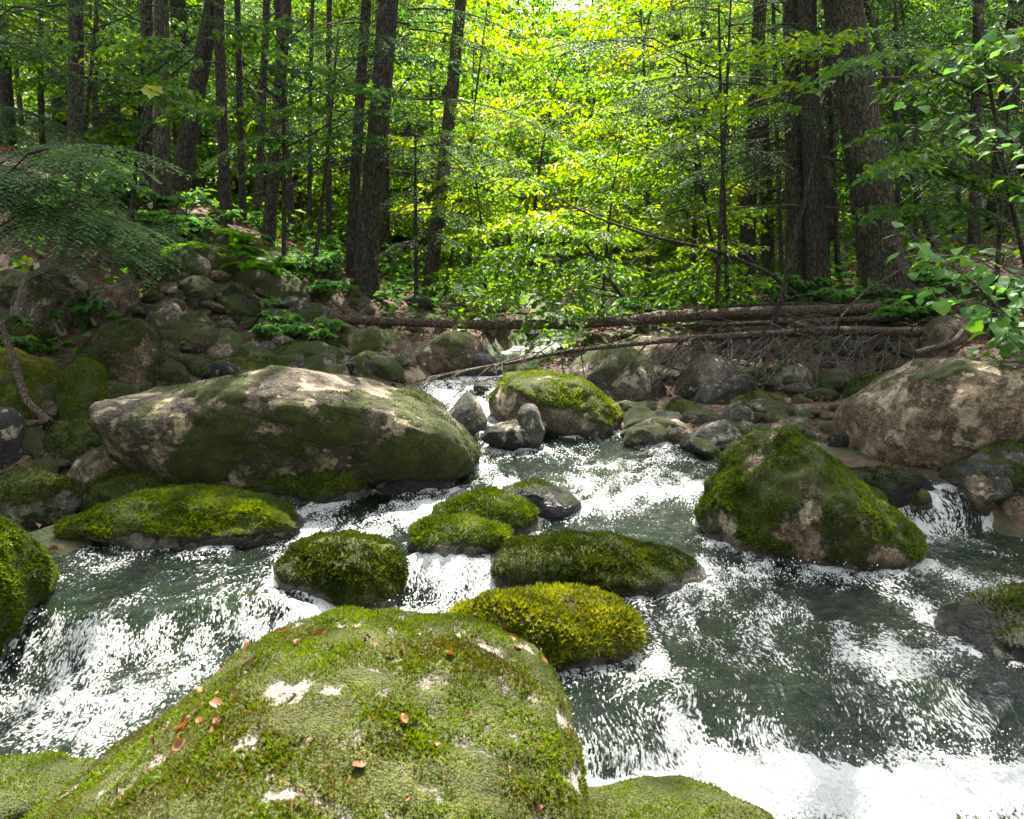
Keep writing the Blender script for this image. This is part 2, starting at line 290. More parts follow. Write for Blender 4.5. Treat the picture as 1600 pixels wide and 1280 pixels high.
def mat_water():
    n = NT('stream_water'); v = n.n('TexCoord').outputs['Object']
    d = n.n('TexNoise', i_Vector=v, i_Scale=1.6, i_Detail=2.); dv = n.n('VectorMath', operation='SCALE', i_0=d.outputs['Color'], i_Scale=.35)
    v2 = n.n('VectorMath', operation='ADD', i_0=v, i_1=dv.outputs[0]).outputs[0]
    st = n.map(v2, (1, .5, .3)); r1 = n.noise(st, 12, 4, .6); r2 = n.noise(st, 80, 4, .65); r3 = n.noise(n.map(v2, (1, .3, .25)), 110, 3, .6)
    agi = n.attr('rough'); h = n.math('ADD', n.math('MULTIPLY', r1, 1.), n.math('ADD', n.math('MULTIPLY', r2, .5), n.math('MULTIPLY', r3, .16)))
    h = n.math('MULTIPLY', h, n.math('ADD', .35, agi)); nm = n.bump(h, 1., .03)
    fr = n.n('Fresnel', i_IOR=1.24, i_Normal=nm); gl = n.n('BsdfGlossy', i_Color=(1, 1, 1), i_Roughness=.035, i_Normal=nm)
    tr = n.n('BsdfTransparent', i_Color=(.42, .50, .31)); dk = n.n('BsdfDiffuse', i_Color=(.007, .02, .010), i_Normal=nm)
    body = n.n('MixShader', i_0=.3); n.put(body.inputs[1], tr); n.put(body.inputs[2], dk)
    wsh = n.n('MixShader', i_0=n.math('MULTIPLY', fr.outputs[0], 1.)); n.put(wsh.inputs[1], body); n.put(wsh.inputs[2], gl)
    foam_glint = n.attr('foam'); q = n.math('ADD', n.math('MULTIPLY', r2, .56), n.math('ADD', n.math('MULTIPLY', r1, .16), n.math('MULTIPLY', r3, .42)))
    fm = n.math('ADD', n.math('MULTIPLY', foam_glint, .5), q); fm = n.ramp(fm, (.755, 0), (.79, .75), (.86, 1))  # mask paints white both the foam and small sky glints
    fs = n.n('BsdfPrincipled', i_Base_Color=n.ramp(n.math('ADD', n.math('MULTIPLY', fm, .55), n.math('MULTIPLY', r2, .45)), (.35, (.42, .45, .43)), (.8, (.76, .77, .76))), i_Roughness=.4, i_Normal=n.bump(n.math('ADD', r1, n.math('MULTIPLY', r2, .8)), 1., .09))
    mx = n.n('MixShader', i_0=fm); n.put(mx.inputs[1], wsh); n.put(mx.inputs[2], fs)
    return n.done(mx)
M['water'] = mat_water()

# ------------------------------------------------------------------ ground and stream
def axis(lim, fine, step, grow=1.09):
    a = [0.]; s = step
    while a[-1] < lim:
        if a[-1] > fine: s *= grow
        a.append(a[-1] + s)
    return np.array(a)
ax = axis(130, 6, .075); xs = np.concatenate([-ax[::-1], ax[1:]]); ay = axis(150, 14, .075, 1.06); ayb = axis(45, .5, .15, 1.15); ys = np.concatenate([-ayb[::-1], ay[1:]])
X, Y = np.meshgrid(xs, ys); Z = ground(X, Y); D = edge_dist(X, Y)
def grid_faces(nr, nc):
    i = np.arange(nr - 1)[:, None] * nc; j = np.arange(nc - 1)[None]
    return np.stack([i + j, i + j + 1, i + nc + j + 1, i + nc + j], 2).reshape(-1, 4)
green = np.clip(.25 + .5 * sstep(11, 16, Y) + .25 * sstep(.2, 1.2, D) * sstep(1.6, .8, D) + .3 * sstep(0, -1.5, X) * sstep(12, 8, Y), 0, 1)
tag(obj('ground', make_mesh('ground', np.stack([X.ravel(), Y.ravel(), Z.ravel()], 1), grid_faces(*X.shape), M['ground'], True,
    {'green': green.ravel(), 'bed': sstep(.15, -.1, D).ravel()})), kind='structure')
# ------------------------------------------------------------------ rocks
def tufts(rock, v, f, nrm, area, moss, mat, h, dens, seed, cap=26000):
    r = rs(seed); fm = moss[f].mean(1); wgt = area * np.clip((fm - .42) * 4, 0, 1); tot = wgt.sum()
    N = int(min(cap, tot * dens))
    if N < 30: return
    k = r.choice(len(f), N, p=wgt / tot); b = r.dirichlet((1, 1, 1), N)
    p = (v[f[k]] * b[..., None]).sum(1); n = unit((nrm[f[k]] * b[..., None]).sum(1))
    lump = fbm(p * 9, 2); patch = fbm(p * 4.1 + 31, 2); fine = .5 + .5 * noise(p * 40)
    big = fbm(p * 3.3 + 5, 3); tint = np.clip((.42 + .3 * lump + .55 * big)*1.0 + .3 * (fine - .5) + .2 * r.normal(size=N), 0, 1)
    mb = MB(); hh = h * (.6 + .8 * r.rand(N)) * np.clip(1 + .4 * lump + .8 * patch, .45, 2.2)
    for q in range(2):
        d = unit(n + .75 * r.normal(size=(N, 3)) + (0, 0, .25)); s = unit(np.cross(d, r.normal(size=(N, 3)))) * (hh * .28)[:, None]
        vv = np.stack([p - s - n * .002, p + s - n * .002, p + d * hh[:, None]], 1).reshape(-1, 3)
        mb.add(vv, np.arange(3 * N).reshape(-1, 3), np.repeat(tint, 3))
    tag(obj('moss', mb.mesh('moss', M[mat], False), rock), kind='stuff')
def rock_shape(dirs, poly, Yc, depth, sup, seed, rough, facets, chips=16):
    r = rs(seed); poly = np.asarray(poly); lo, hi = poly.min(0), poly.max(0); c = np.array([(lo[0] + hi[0]) / 2, lo[1] + .45 * (hi[1] - lo[1])])
    th = np.linspace(0, 2 * math.pi, 361)[:-1]; a = poly - c; b = np.roll(a, -1, 0); Rt = np.zeros(360)
    for i, t in enumerate(th):
        dx, dz = math.cos(t), math.sin(t); e = b - a; den = dx * e[:, 1] - dz * e[:, 0]; den = np.where(abs(den) < 1e-9, 1e-9, den)
        s = (a[:, 0] * e[:, 1] - a[:, 1] * e[:, 0]) / den; u = (a[:, 0] * dz - a[:, 1] * dx) / den
        ok = (s > 0) & (u >= -1e-6) & (u <= 1 + 1e-6); Rt[i] = s[ok].max() if ok.any() else 0
    Rt = np.where(Rt > 0, Rt, Rt[Rt > 0].mean())
    for _ in range(3): Rt = .5 * Rt + .25 * np.roll(Rt, 1) + .25 * np.roll(Rt, -1)
    ang = np.arctan2(dirs[:, 2], dirs[:, 0]) % (2 * math.pi); Rr = np.interp(ang, np.r_[th, 2 * math.pi], np.r_[Rt, Rt[0]])
    cs = np.hypot(dirs[:, 0], dirs[:, 2]); sn = dirs[:, 1]; g = cs ** (2 / sup); yy = np.sign(sn) * np.abs(sn) ** (2 / sup) * depth
    p = np.stack([c[0] + Rr * g * np.cos(ang), Yc + yy, c[1] + Rr * g * np.sin(ang)], 1)
    size = min(hi[0] - lo[0], 2 * depth, 1.5 * (hi[1] - lo[1])); cc = np.array([c[0], Yc, c[1]])
    for _ in range(facets):                    # flattened faces, as on split rock
        n = unit(np.array([r.normal() * .7, -abs(r.normal()) * .8 if r.rand() < .7 else abs(r.normal()), r.normal() * .6 + .25])); q = (p - cc) @ n
        lim = np.percentile(q, 99) * r.uniform(.68, .86); p = p - np.maximum(q - lim, 0)[:, None] * n * .85
    for _ in range(chips):                     # many slight chips: broken, not smooth
        n = unit(r.normal(size=3) * (1, 1, .8) + (0, -.15, .1)); q = (p - cc) @ n; lim = np.percentile(q, r.uniform(93, 99)); p = p - np.maximum(q - lim, 0)[:, None] * n * .75
    nn = unit(p - cc); o = seed * 5.13
    p = p + nn * (rough * size * (.55 * fbm(p * 1.5 / size + o, 2) + .30 * (.5 - np.abs(fbm(p * 3.2 / size + o + 9, 3))) + .09 * fbm(p * 11 / size + o, 3)))[:, None]
    return p
def rock(name, label, cpy, outline, depth=None, mat='brown', moss=.5, tuft=None, Yf=None, sup=2.3, rough=.16, facets=3, sub=5, sink=.5, seed=None, h=.013, dens=9000, cap=24000, wet=.12, group=None, cat=None, dist=None, lean=.0, mcon=.55, mfreq=3.1, chips=16, mright=0):
    seed = seed or (abs(hash((outline[0][0], outline[0][1], len(outline)))) % 997) + 3
    out = np.array(outline, float); cx = (out[0, 0] + out[-1, 0]) / 2
    if dist is None: Hc = hit(min(max(cx, 5), 1595), cpy); Yh = Hc[1]
    else: Yh = dist
    wpx = out[:, 0].max() - out[:, 0].min(); wm = wpx / F * Yh
    if depth is None: depth = .36 * wm
    Yc = Yf or Yh + depth * .55
    top = np.array([at(x, y, Yc) for x, y in out])[:, [0, 2]]; zc = at(cx, cpy, Yh)[2]
    hgt = max(top[:, 1].max() - zc, .05); bz = zc - sink * hgt - .04; wl = top[-1, 0] - top[0, 0]; cxm = (top[0, 0] + top[-1, 0]) / 2
    low = [(cxm + wl * .5 * math.cos(t), min(top[0, 1], top[-1, 1]) + (bz - min(top[0, 1], top[-1, 1])) * abs(math.sin(t)) ** .8) for t in np.linspace(-.15, -math.pi + .15, 9)]
    poly = np.vstack([top, low]); dirs, f = ICO[sub]; p = rock_shape(dirs, poly, Yc, depth, sup, seed, rough * (1.45 if 'mossy' in name and seed != 42 else 1), facets + (2 if 'mossy' in name and cpy < 860 else 0), chips)
    for _ in range(3):                         # keep the traced width and height after the roughening
        u, vv = project(p); x0, x1, y0 = u.min(), u.max(), vv.min(); cxp = p[:, 0].mean(); s = (out[:, 0].max() - out[:, 0].min()) / (x1 - x0)
        p[:, 0] = cxp + (p[:, 0] - cxp) * s; p[:, 0] += ((out[:, 0].max() + out[:, 0].min()) / 2 - ((x0 + x1) / 2)) / F * Yc
        dz = (y0 - out[:, 1].min()) / F * Yc; zz = p[:, 2]; t = np.clip((zz - bz) / (zz.max() - bz), 0, 1); p[:, 2] = zz + dz * t
    p[:, 1] -= lean * (p[:, 2] - zc)
    wl_ = p[np.abs(p[:, 2] - water_base(p[:, 0], p[:, 1])) < .05]; CL.append(wl_[:, :2])
    nrm, area = vnormals(p, f); base = np.array([p[:, 0].mean(), p[:, 1].mean(), max(p[:, 2].min(), zc - .1)])
    o = seed * 1.7; ms = np.clip(.5 + mcon * (nrm[:, 2] - .35) + .55 * fbm(p * mfreq + o, 3) + (moss - .5) * 1.6, 0, 1)
    ms = np.clip(ms + mright * sstep(.25, .42, (p[:, 0] - base[0]) / np.ptp(p[:, 0])), 0, 1)
    rim = sstep(.075, .02, p[:, 2] - water_base(p[:, 0], p[:, 1]) + .03 * fbm(p * 6 + o, 2)) * sstep(.5, .1, edge_dist(p[:, 0], p[:, 1])); ms = ms * (1 - .8 * rim)
    if moss <= 0: ms[:] = 0
    wz = water_base(p[:, 0], p[:, 1]); wt = sstep(wet, wet * .3, p[:, 2] - wz) * sstep(.45, .1, edge_dist(p[:, 0], p[:, 1]))
    lump = .016 * sstep(.45, .7, ms) * (1 + .8 * fbm(p * 11 + o, 2)) if moss > 0 else 0
    p = p + nrm * np.reshape(lump, (-1, 1)) if moss > 0 else p
    ro = obj(name, make_mesh(name, p - base, f, M[mat], True, {'moss': ms, 'wet': np.clip(wt, 0, 1)}), loc=base)
    tag(ro, label, cat or ('boulder' if 'boulder' in name else 'rock'), group)
    if tuft: tufts(ro, p - base, f, nrm, area, ms * (1 - .35 * wt), tuft, h, dens, seed, cap)
    return ro, p
CL = []
# --- in the stream and along it
_, FRONT = rock('foreground_boulder', 'huge mossy boulder with pale bare patches and brown leaf scraps beside the white foam', 1279,
     [(-60, 1420), (0, 1325), (120, 1238), (235, 1130), (300, 1052), (405, 982), (490, 962), (560, 968), (690, 980), (800, 1000), (878, 1048), (908, 1120), (920, 1230)], 1.0, 'front', .625, 'mossfront', Yf=2.55, dist=2.3, sup=2.5, rough=.07, facets=1, sub=6, sink=.9, h=.009, dens=26000, cap=95000, seed=41, mcon=.1, mfreq=10.5, chips=3)
rock('littered_rock', 'low rock strewn with brown leaves at the foot of the huge foreground boulder', 1262, [(-160, 1290), (-60, 1235), (20, 1208), (100, 1188), (170, 1196), (240, 1260)], .3, 'brown', .55, 'mossfront', Yf=2.9, dist=2.7, rough=.1, sub=5, sink=1, h=.009, dens=12000, seed=40)
rock('mossy_ledge', 'low mossy ledge sloping into the foam beside the huge leaf-strewn boulder', 1279,
     [(780, 1310), (880, 1250), (960, 1222), (1080, 1248), (1200, 1276), (1330, 1330)], .45, 'front', 1.6, 'mossfront', Yf=2.3, dist=2.2, rough=.06, facets=0, sink=1, h=.009, dens=24000, cap=26000, seed=42)
rock('mossy_rock', 'rock furred with yellow green moss and a dark hollow, between foam and foreground boulder', 1034,
     [(685, 985), (700, 950), (745, 925), (800, 919), (880, 925), (950, 945), (990, 970), (1000, 1005), (985, 1025)], .3, 'yellow', .8, 'mossyellow', rough=.16, facets=0, h=.022, dens=13000, cap=26000, seed=43, mcon=.3)
rock('mossy_rock', 'dome of dark green moss standing in white water left of the little cascade', 938,
     [(425, 905), (432, 875), (465, 850), (520, 838), (570, 842), (615, 860), (635, 890), (630, 920)], .34, 'green', .9, 'mossdark', rough=.09, facets=0, h=.017, dens=14000, seed=44)
rock('mossy_rock', 'wide low mossy rock with pine needles, behind the yellow moss rock', 922,
     [(748, 922), (770, 890), (820, 852), (890, 836), (960, 840), (1030, 866), (1080, 890), (1105, 915)], .4, 'green', .88, 'mossdark', rough=.08, facets=0, h=.015, dens=14000, seed=45)
rock('mossy_rock', 'small mossy hump, lowest of the three rocks splitting the current above the cascade', 865,
     [(632, 845), (650, 822), (690, 810), (740, 818), (790, 835), (800, 860)], .22, 'green', .8, 'moss', rough=.12, facets=1, sub=4, h=.016, dens=14000, seed=46)
rock('mossy_rock', 'smooth mossy hump with bright green crown, middle of the rocks splitting the current', 833,
     [(662, 815), (700, 785), (750, 768), (790, 770), (830, 792), (848, 820)], .26, 'green', .75, 'moss', rough=.1, facets=1, h=.016, dens=14000, seed=47)
rock('wet_rock', 'black wet rock behind the bright green hump in midstream', 806,
     [(775, 775), (800, 757), (840, 753), (885, 762), (908, 780), (911, 800)], .25, 'dark', .42, 'mossdark', rough=.12, sub=4, wet=.3, seed=48)
rock('wet_rock', 'thin dark wet slab slanting behind the mossy humps in midstream', 800, [(655, 812), (690, 788), (722, 768), (742, 764), (752, 790)], .2, 'dark', .25, None, rough=.12, sub=4, wet=.3, seed=49)
rock('triangular_boulder', 'three-cornered boulder cloaked in moss with bare brown patches, standing in the rapids', 866,
     [(1088, 845), (1093, 790), (1115, 735), (1138, 695), (1176, 675), (1222, 684), (1268, 724), (1320, 765), (1380, 805), (1430, 838), (1446, 860)], .5, 'tan', .62, 'moss', rough=.14, facets=2, sub=6, h=.015, dens=11000, cap=30000, seed=50, mcon=.2, chips=4)
rock('wet_boulder', 'dark wet boulder washed over by the stream, moss only on its top', 1035,
     [(1425, 1010), (1470, 985), (1530, 962), (1600, 935), (1700, 915), (1760, 970)], .45, 'dark', .5, 'mossdark', rough=.12, wet=.3, seed=51)
rock('mossy_boulder', 'bright green cushion-mossed boulder with a wet foot, at the head of the left fall', 1060,
     [(-150, 980), (-100, 860), (-30, 812), (20, 806), (58, 835), (78, 880), (82, 930), (60, 990), (70, 1060)], .42, 'green', .95, 'moss', rough=.16, facets=0, h=.018, dens=14000, cap=30000, seed=52)
rock('mossy_rock', 'long low rock with bright moss at one end and bare brown tail in the water', 848,
     [(88, 830), (105, 795), (150, 775), (230, 763), (320, 778), (400, 790), (460, 812), (512, 838)], .42, 'green', .72, 'moss', rough=.12, facets=1, h=.018, dens=12000, seed=53)
rock('mossy_rock', 'dark grooved mossy rock lying right behind the long bright moss rock', 778,
     [(112, 778), (160, 752), (215, 735), (262, 732), (298, 748), (314, 772)], .3, 'green', .62, 'mossdark', rough=.13, sub=4, h=.016, seed=54)
rock('mossy_rock', 'bright green moss dome with a flat shoulder, in front of the giant long boulder', 784,
     [(375, 768), (395, 742), (440, 730), (490, 724), (535, 715), (575, 728), (612, 765), (622, 782)], .32, 'green', .74, 'moss', rough=.14, facets=2, h=.018, dens=12000, seed=55)
rock('wet_slab', 'low dark slab awash beside the bright moss dome', 768, [(575, 765), (600, 742), (650, 730), (700, 745), (715, 768)], .25, 'dark', .3, None, rough=.1, sub=4, wet=.3, seed=56)
rock('giant_boulder', 'giant long boulder with pale lichen patches on its dark face, beside the stream', 742,
     [(180, 710), (166, 655), (172, 614), (230, 598), (300, 594), (350, 582), (420, 568), (500, 565), (560, 574), (630, 595), (690, 625), (730, 650), (748, 690), (742, 725)], .8, 'giant', .5, 'mossdark', rough=.1, facets=0, sub=6, sup=3.4, sink=.2, h=.010, dens=5000, cap=14000, seed=57, mcon=-.2, lean=.55, mright=.3, chips=7)
rock('brown_rock', 'smooth reddish brown rock wedged under the dark end of the giant boulder', 758, [(98, 755), (120, 722), (160, 700), (192, 694), (215, 712), (228, 745)], .25, 'brown', .3, None, rough=.12, sub=4, seed=58)
rock('mossy_rock', 'blocky dark mossy rock at the water edge, next to the cushion-mossed boulder', 800, [(-60, 790), (-20, 765), (30, 745), (90, 735), (128, 740), (137, 770), (130, 795)], .3, 'green', .6, 'mossdark', rough=.14, sub=4, seed=59)
rock('mossy_rock', 'rounded dark mossy rock between reddish brown rock and broken stick', 722, [(48, 712), (60, 680), (95, 660), (140, 656), (165, 675), (170, 710)], .3, 'green', .55, 'mossdark', rough=.13, sub=4, seed=60)
rock('dark_rock', 'smooth black rounded rock under the broken stick on the left bank', 735, [(-70, 720), (-55, 660), (-10, 636), (25, 645), (46, 680), (48, 725)], .32, 'dark', .15, None, rough=.1, sub=4, seed=61)
rock('mossy_rock', 'vivid green mossy slope rock leaning on the giant boulder', 660, [(80, 650), (95, 600), (120, 565), (145, 572), (170, 602), (182, 650)], .32, 'green', .8, 'moss', rough=.12, sub=4, seed=62)
rock('mossy_rock', 'vivid green mossy rock with a broken stick across it', 655, [(-60, 640), (-50, 600), (-10, 582), (40, 585), (70, 605), (78, 650)], .35, 'green', .85, 'moss', rough=.12, sub=4, seed=63)
rock('mossy_rock', 'rock capped in sunlit golden moss beside the big round boulder', 612, [(-60, 590), (-30, 560), (30, 546), (75, 556), (102, 585), (105, 608)], .35, 'yellow', .8, 'mossyellow', rough=.12, sub=4, h=.012, seed=64)
rock('round_boulder', 'big round boulder under smooth brown moss, on the left bank', 606, [(112, 560), (125, 520), (165, 502), (210, 499), (242, 515), (260, 550), (255, 590)], .48, 'brown', .62, 'mossdark', rough=.07, facets=1, h=.010, dens=9000, seed=65)
rock('grey_boulder', 'large grey lichened boulder high on the left bank among yew twigs', 525, [(15, 500), (20, 450), (50, 420), (95, 413), (130, 430), (142, 470), (138, 515)], .5, 'grey', .35, None, rough=.1, facets=3, seed=66)
rock('grey_boulder', 'pale squared boulder resting on the big round mossy boulder', 505, [(138, 490), (145, 455), (175, 437), (205, 438), (230, 460), (236, 495)], .4, 'tan', .3, None, rough=.12, facets=4, sub=4, seed=67)
rock('mossy_rock', 'dull mossy rock below the large grey lichened boulder', 560, [(-50, 550), (-20, 510), (30, 497), (80, 515), (105, 545)], .4, 'brown', .62, 'mossdark', rough=.12, sub=4, seed=68)
# --- up the left bank
for lab, c, ol, mt, ms in [
    ('angular grey rock beside the pale squared boulder', 522, [(228, 515), (240, 480), (262, 470), (285, 492), (295, 520)], 'grey', .4),
    ('sloping grey slab in the rubble above the giant boulder', 560, [(318, 555), (335, 525), (352, 515), (385, 538), (412, 558)], 'grey', .35),
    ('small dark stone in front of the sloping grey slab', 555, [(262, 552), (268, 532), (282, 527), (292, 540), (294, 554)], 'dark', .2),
    ('long moss ridge rock just behind the giant boulder', 592, [(270, 592), (300, 572), (360, 560), (420, 560), (440, 575), (430, 590)], 'green', .7),
    ('pale flat rock peeping over the giant boulder', 580, [(335, 580), (350, 567), (390, 563), (418, 570), (420, 582)], 'tan', .2),
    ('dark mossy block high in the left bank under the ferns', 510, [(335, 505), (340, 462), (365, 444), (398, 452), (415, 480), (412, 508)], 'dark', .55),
    ('mossy block halfway up the dirt bank', 490, [(285, 488), (292, 462), (310, 452), (332, 466), (338, 488)], 'dark', .55),
    ('brown boulder under the left end of the main fallen log', 568, [(535, 560), (545, 525), (575, 512), (615, 518), (648, 545), (652, 568)], 'brown', .45),
    ('wide dark boulder beneath the fallen log beside the upper cascade', 588, [(632, 575), (650, 535), (690, 518), (735, 530), (765, 560), (768, 585)], 'brown', .5),
    ('tan boulder behind the crest of the giant boulder', 585, [(540, 580), (548, 556), (575, 550), (612, 560), (628, 580)], 'tan', .4),
    ('mossy cobble under the left end of the fallen log', 540, [(470, 540), (478, 518), (500, 510), (522, 520), (530, 540)], 'green', .6),
    ('low mossy rock among herbs near the log end', 562, [(420, 560), (430, 542), (460, 534), (498, 545), (510, 562)], 'green', .65),
    ('mossy stone on the lip of the upper cascade', 590, [(722, 588), (728, 562), (752, 550), (780, 560), (788, 588)], 'dark', .45),
    ('little stone splitting the upper cascade', 613, [(738, 612), (745, 596), (765, 592), (785, 600), (790, 613)], 'dark', .25)]:
    rock('bank_rock', lab, c, ol, None, mt, ms, 'mossdark' if ms > .5 else None, sub=4, rough=.15, facets=3, dens=6000, cap=5000)
# --- middle and right
rock('domed_boulder', 'domed mossy boulder in midstream with a small upright stone leaning on its foot', 676,
     [(763, 660), (768, 615), (795, 592), (845, 581), (890, 592), (930, 628), (960, 655), (978, 672)], .55, 'brown', .55, 'moss', rough=.08, facets=2, sub=6, h=.014, dens=7000, cap=15000, seed=70)
rock('upright_stone', 'small upright grey stone leaning on the domed boulder', 680, [(808, 665), (812, 640), (825, 630), (838, 640), (848, 668), (852, 680)], .1, 'slate', .2, None, sub=4, dist=7.25, seed=71)
rock('flat_stone', 'low dark stone at the foot of the domed boulder', 684, [(752, 680), (765, 664), (800, 656), (835, 664), (848, 682)], .14, 'dark', .3, None, sub=4, dist=7.2, seed=72)
rock('slate_rock', 'slanting smooth grey rock between the giant and domed boulders', 678, [(700, 645), (712, 618), (728, 612), (748, 630), (762, 660), (758, 675)], .3, 'slate', .15, None, rough=.07, sub=4, seed=73)
rock('right_boulder', 'big pinkish tan boulder with a sunlit speckled crown on the right bank', 728,
     [(1297, 715), (1300, 670), (1320, 640), (1355, 612), (1385, 580), (1425, 560), (1480, 553), (1550, 560), (1610, 578), (1680, 600), (1740, 650), (1750, 710)], .8, 'tan', .3, None, rough=.1, facets=1, sub=6, sup=3., sink=.3, seed=74, lean=.3)
rock('mossy_boulder', 'dark boulder with a green moss saddle, in front of the pinkish tan boulder', 765, [(1457, 750), (1465, 722), (1500, 695), (1550, 677), (1610, 676), (1680, 690), (1720, 750)], .45, 'slate', .5, 'moss', rough=.1, facets=2, h=.013, dens=6000, seed=75)
rock('brown_stone', 'small upright brown stone beside the side waterfall', 790, [(1490, 782), (1500, 755), (1525, 738), (1550, 742), (1556, 765), (1548, 785)], .14, 'brown', .1, None, sub=4, seed=76)
rock('dark_stone', 'small dark wet stone below the upright brown stone', 800, [(1478, 798), (1490, 784), (1515, 778), (1532, 790), (1535, 800)], .1, 'dark', .2, None, sub=3, wet=.2, seed=77)
rock('brown_slab', 'flat brown slab in the calm pool by the right bank', 803, [(1530, 800), (1545, 775), (1590, 763), (1660, 765), (1720, 790)], .3, 'tan', .15, None, sub=4, seed=78)
rock('wet_ledge', 'green wet ledge with the side waterfall sliding over it', 792, [(1290, 775), (1310, 742), (1370, 733), (1430, 735), (1465, 745), (1472, 785)], .2, 'dark', .5, 'mossdark', rough=.1, sub=4, wet=.4, seed=79)
rock('mossy_stone', 'tiny bright mossy stone at the foot of the side waterfall', 792, [(1408, 790), (1416, 772), (1436, 764), (1455, 774), (1462, 792)], .1, 'green', .9, 'moss', sub=3, seed=80)
for lab, c, ol, mt, ms in [
    ('grey brown boulder behind the hanging twigs, right of the upper cascade', 622, [(885, 600), (895, 560), (935, 538), (985, 535), (1020, 560), (1042, 610)], 'grey', .4),
    ('rounded boulder under the broken log, behind the twigs', 585, [(935, 575), (950, 540), (990, 520), (1030, 525), (1060, 560)], 'tan', .35),
    ('pale grey-green boulder behind the hanging twigs', 622, [(1052, 610), (1065, 570), (1095, 550), (1130, 552), (1152, 590), (1150, 618)], 'grey', .4),
    ('long dark rock at the foot of the pale grey-green boulder', 630, [(1078, 626), (1095, 604), (1140, 588), (1172, 584), (1180, 605), (1165, 626)], 'dark', .1),
    ('pale blocky stone at the stream edge, right of the domed boulder', 686, [(983, 678), (986, 655), (1010, 648), (1055, 652), (1095, 660), (1098, 680)], 'grey', .3),
    ('grey wedge-shaped stone at the head of the rapids', 708, [(1068, 695), (1085, 672), (1125, 655), (1148, 668), (1160, 690), (1140, 706)], 'slate', .15),
    ('round mossy stone behind the pale blocky stone', 656, [(1038, 654), (1046, 634), (1075, 627), (1102, 632), (1112, 652)], 'green', .7),
    ('smooth slate cobble behind the grey wedge-shaped stone', 668, [(1126, 664), (1130, 640), (1150, 628), (1175, 634), (1182, 660)], 'slate', .15),
    ('flat mossy stone on the shingle behind the slate cobble', 648, [(1135, 645), (1150, 625), (1185, 614), (1220, 620), (1235, 640)], 'green', .65),
    ('flat brown stone with a pale patch beside the pinkish tan boulder', 690, [(1180, 685), (1200, 664), (1235, 652), (1275, 655), (1298, 680)], 'tan', .35),
    ('thin mossy slab in front of the flat brown stone', 704, [(1198, 702), (1215, 688), (1255, 683), (1296, 688), (1300, 702)], 'green', .55),
    ('thin grey slab touching the foot of the pinkish tan boulder', 722, [(1228, 720), (1240, 705), (1270, 700), (1298, 704), (1300, 722)], 'slate', .15),
    ('mossy cushion stone behind the pinkish tan boulder', 626, [(1320, 624), (1330, 600), (1355, 586), (1385, 588), (1398, 612)], 'green', .85),
    ('small round grey stone behind the mossy cushion stone', 582, [(1366, 580), (1370, 564), (1384, 558), (1398, 566), (1400, 582)], 'grey', .2),
    ('pale rock under the right end of the broken log', 545, [(1434, 540), (1438, 510), (1465, 494), (1500, 498), (1515, 530)], 'tan', .3),
    ('slate stone low in the shingle beside the domed boulder', 652, [(940, 650), (955, 632), (985, 626), (1005, 636), (1010, 652)], 'slate', .3),
    ('dark mossy stone under the thickest hanging twigs', 600, [(1195, 598), (1205, 575), (1235, 562), (1265, 575), (1275, 598)], 'green', .45),
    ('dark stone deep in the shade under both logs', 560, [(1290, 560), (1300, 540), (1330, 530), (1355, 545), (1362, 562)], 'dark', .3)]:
    rock('bank_rock', lab, c, ol, None, mt, ms, 'mossdark' if ms > .5 else None, sub=4, rough=.15, facets=3, dens=6000, cap=5000)
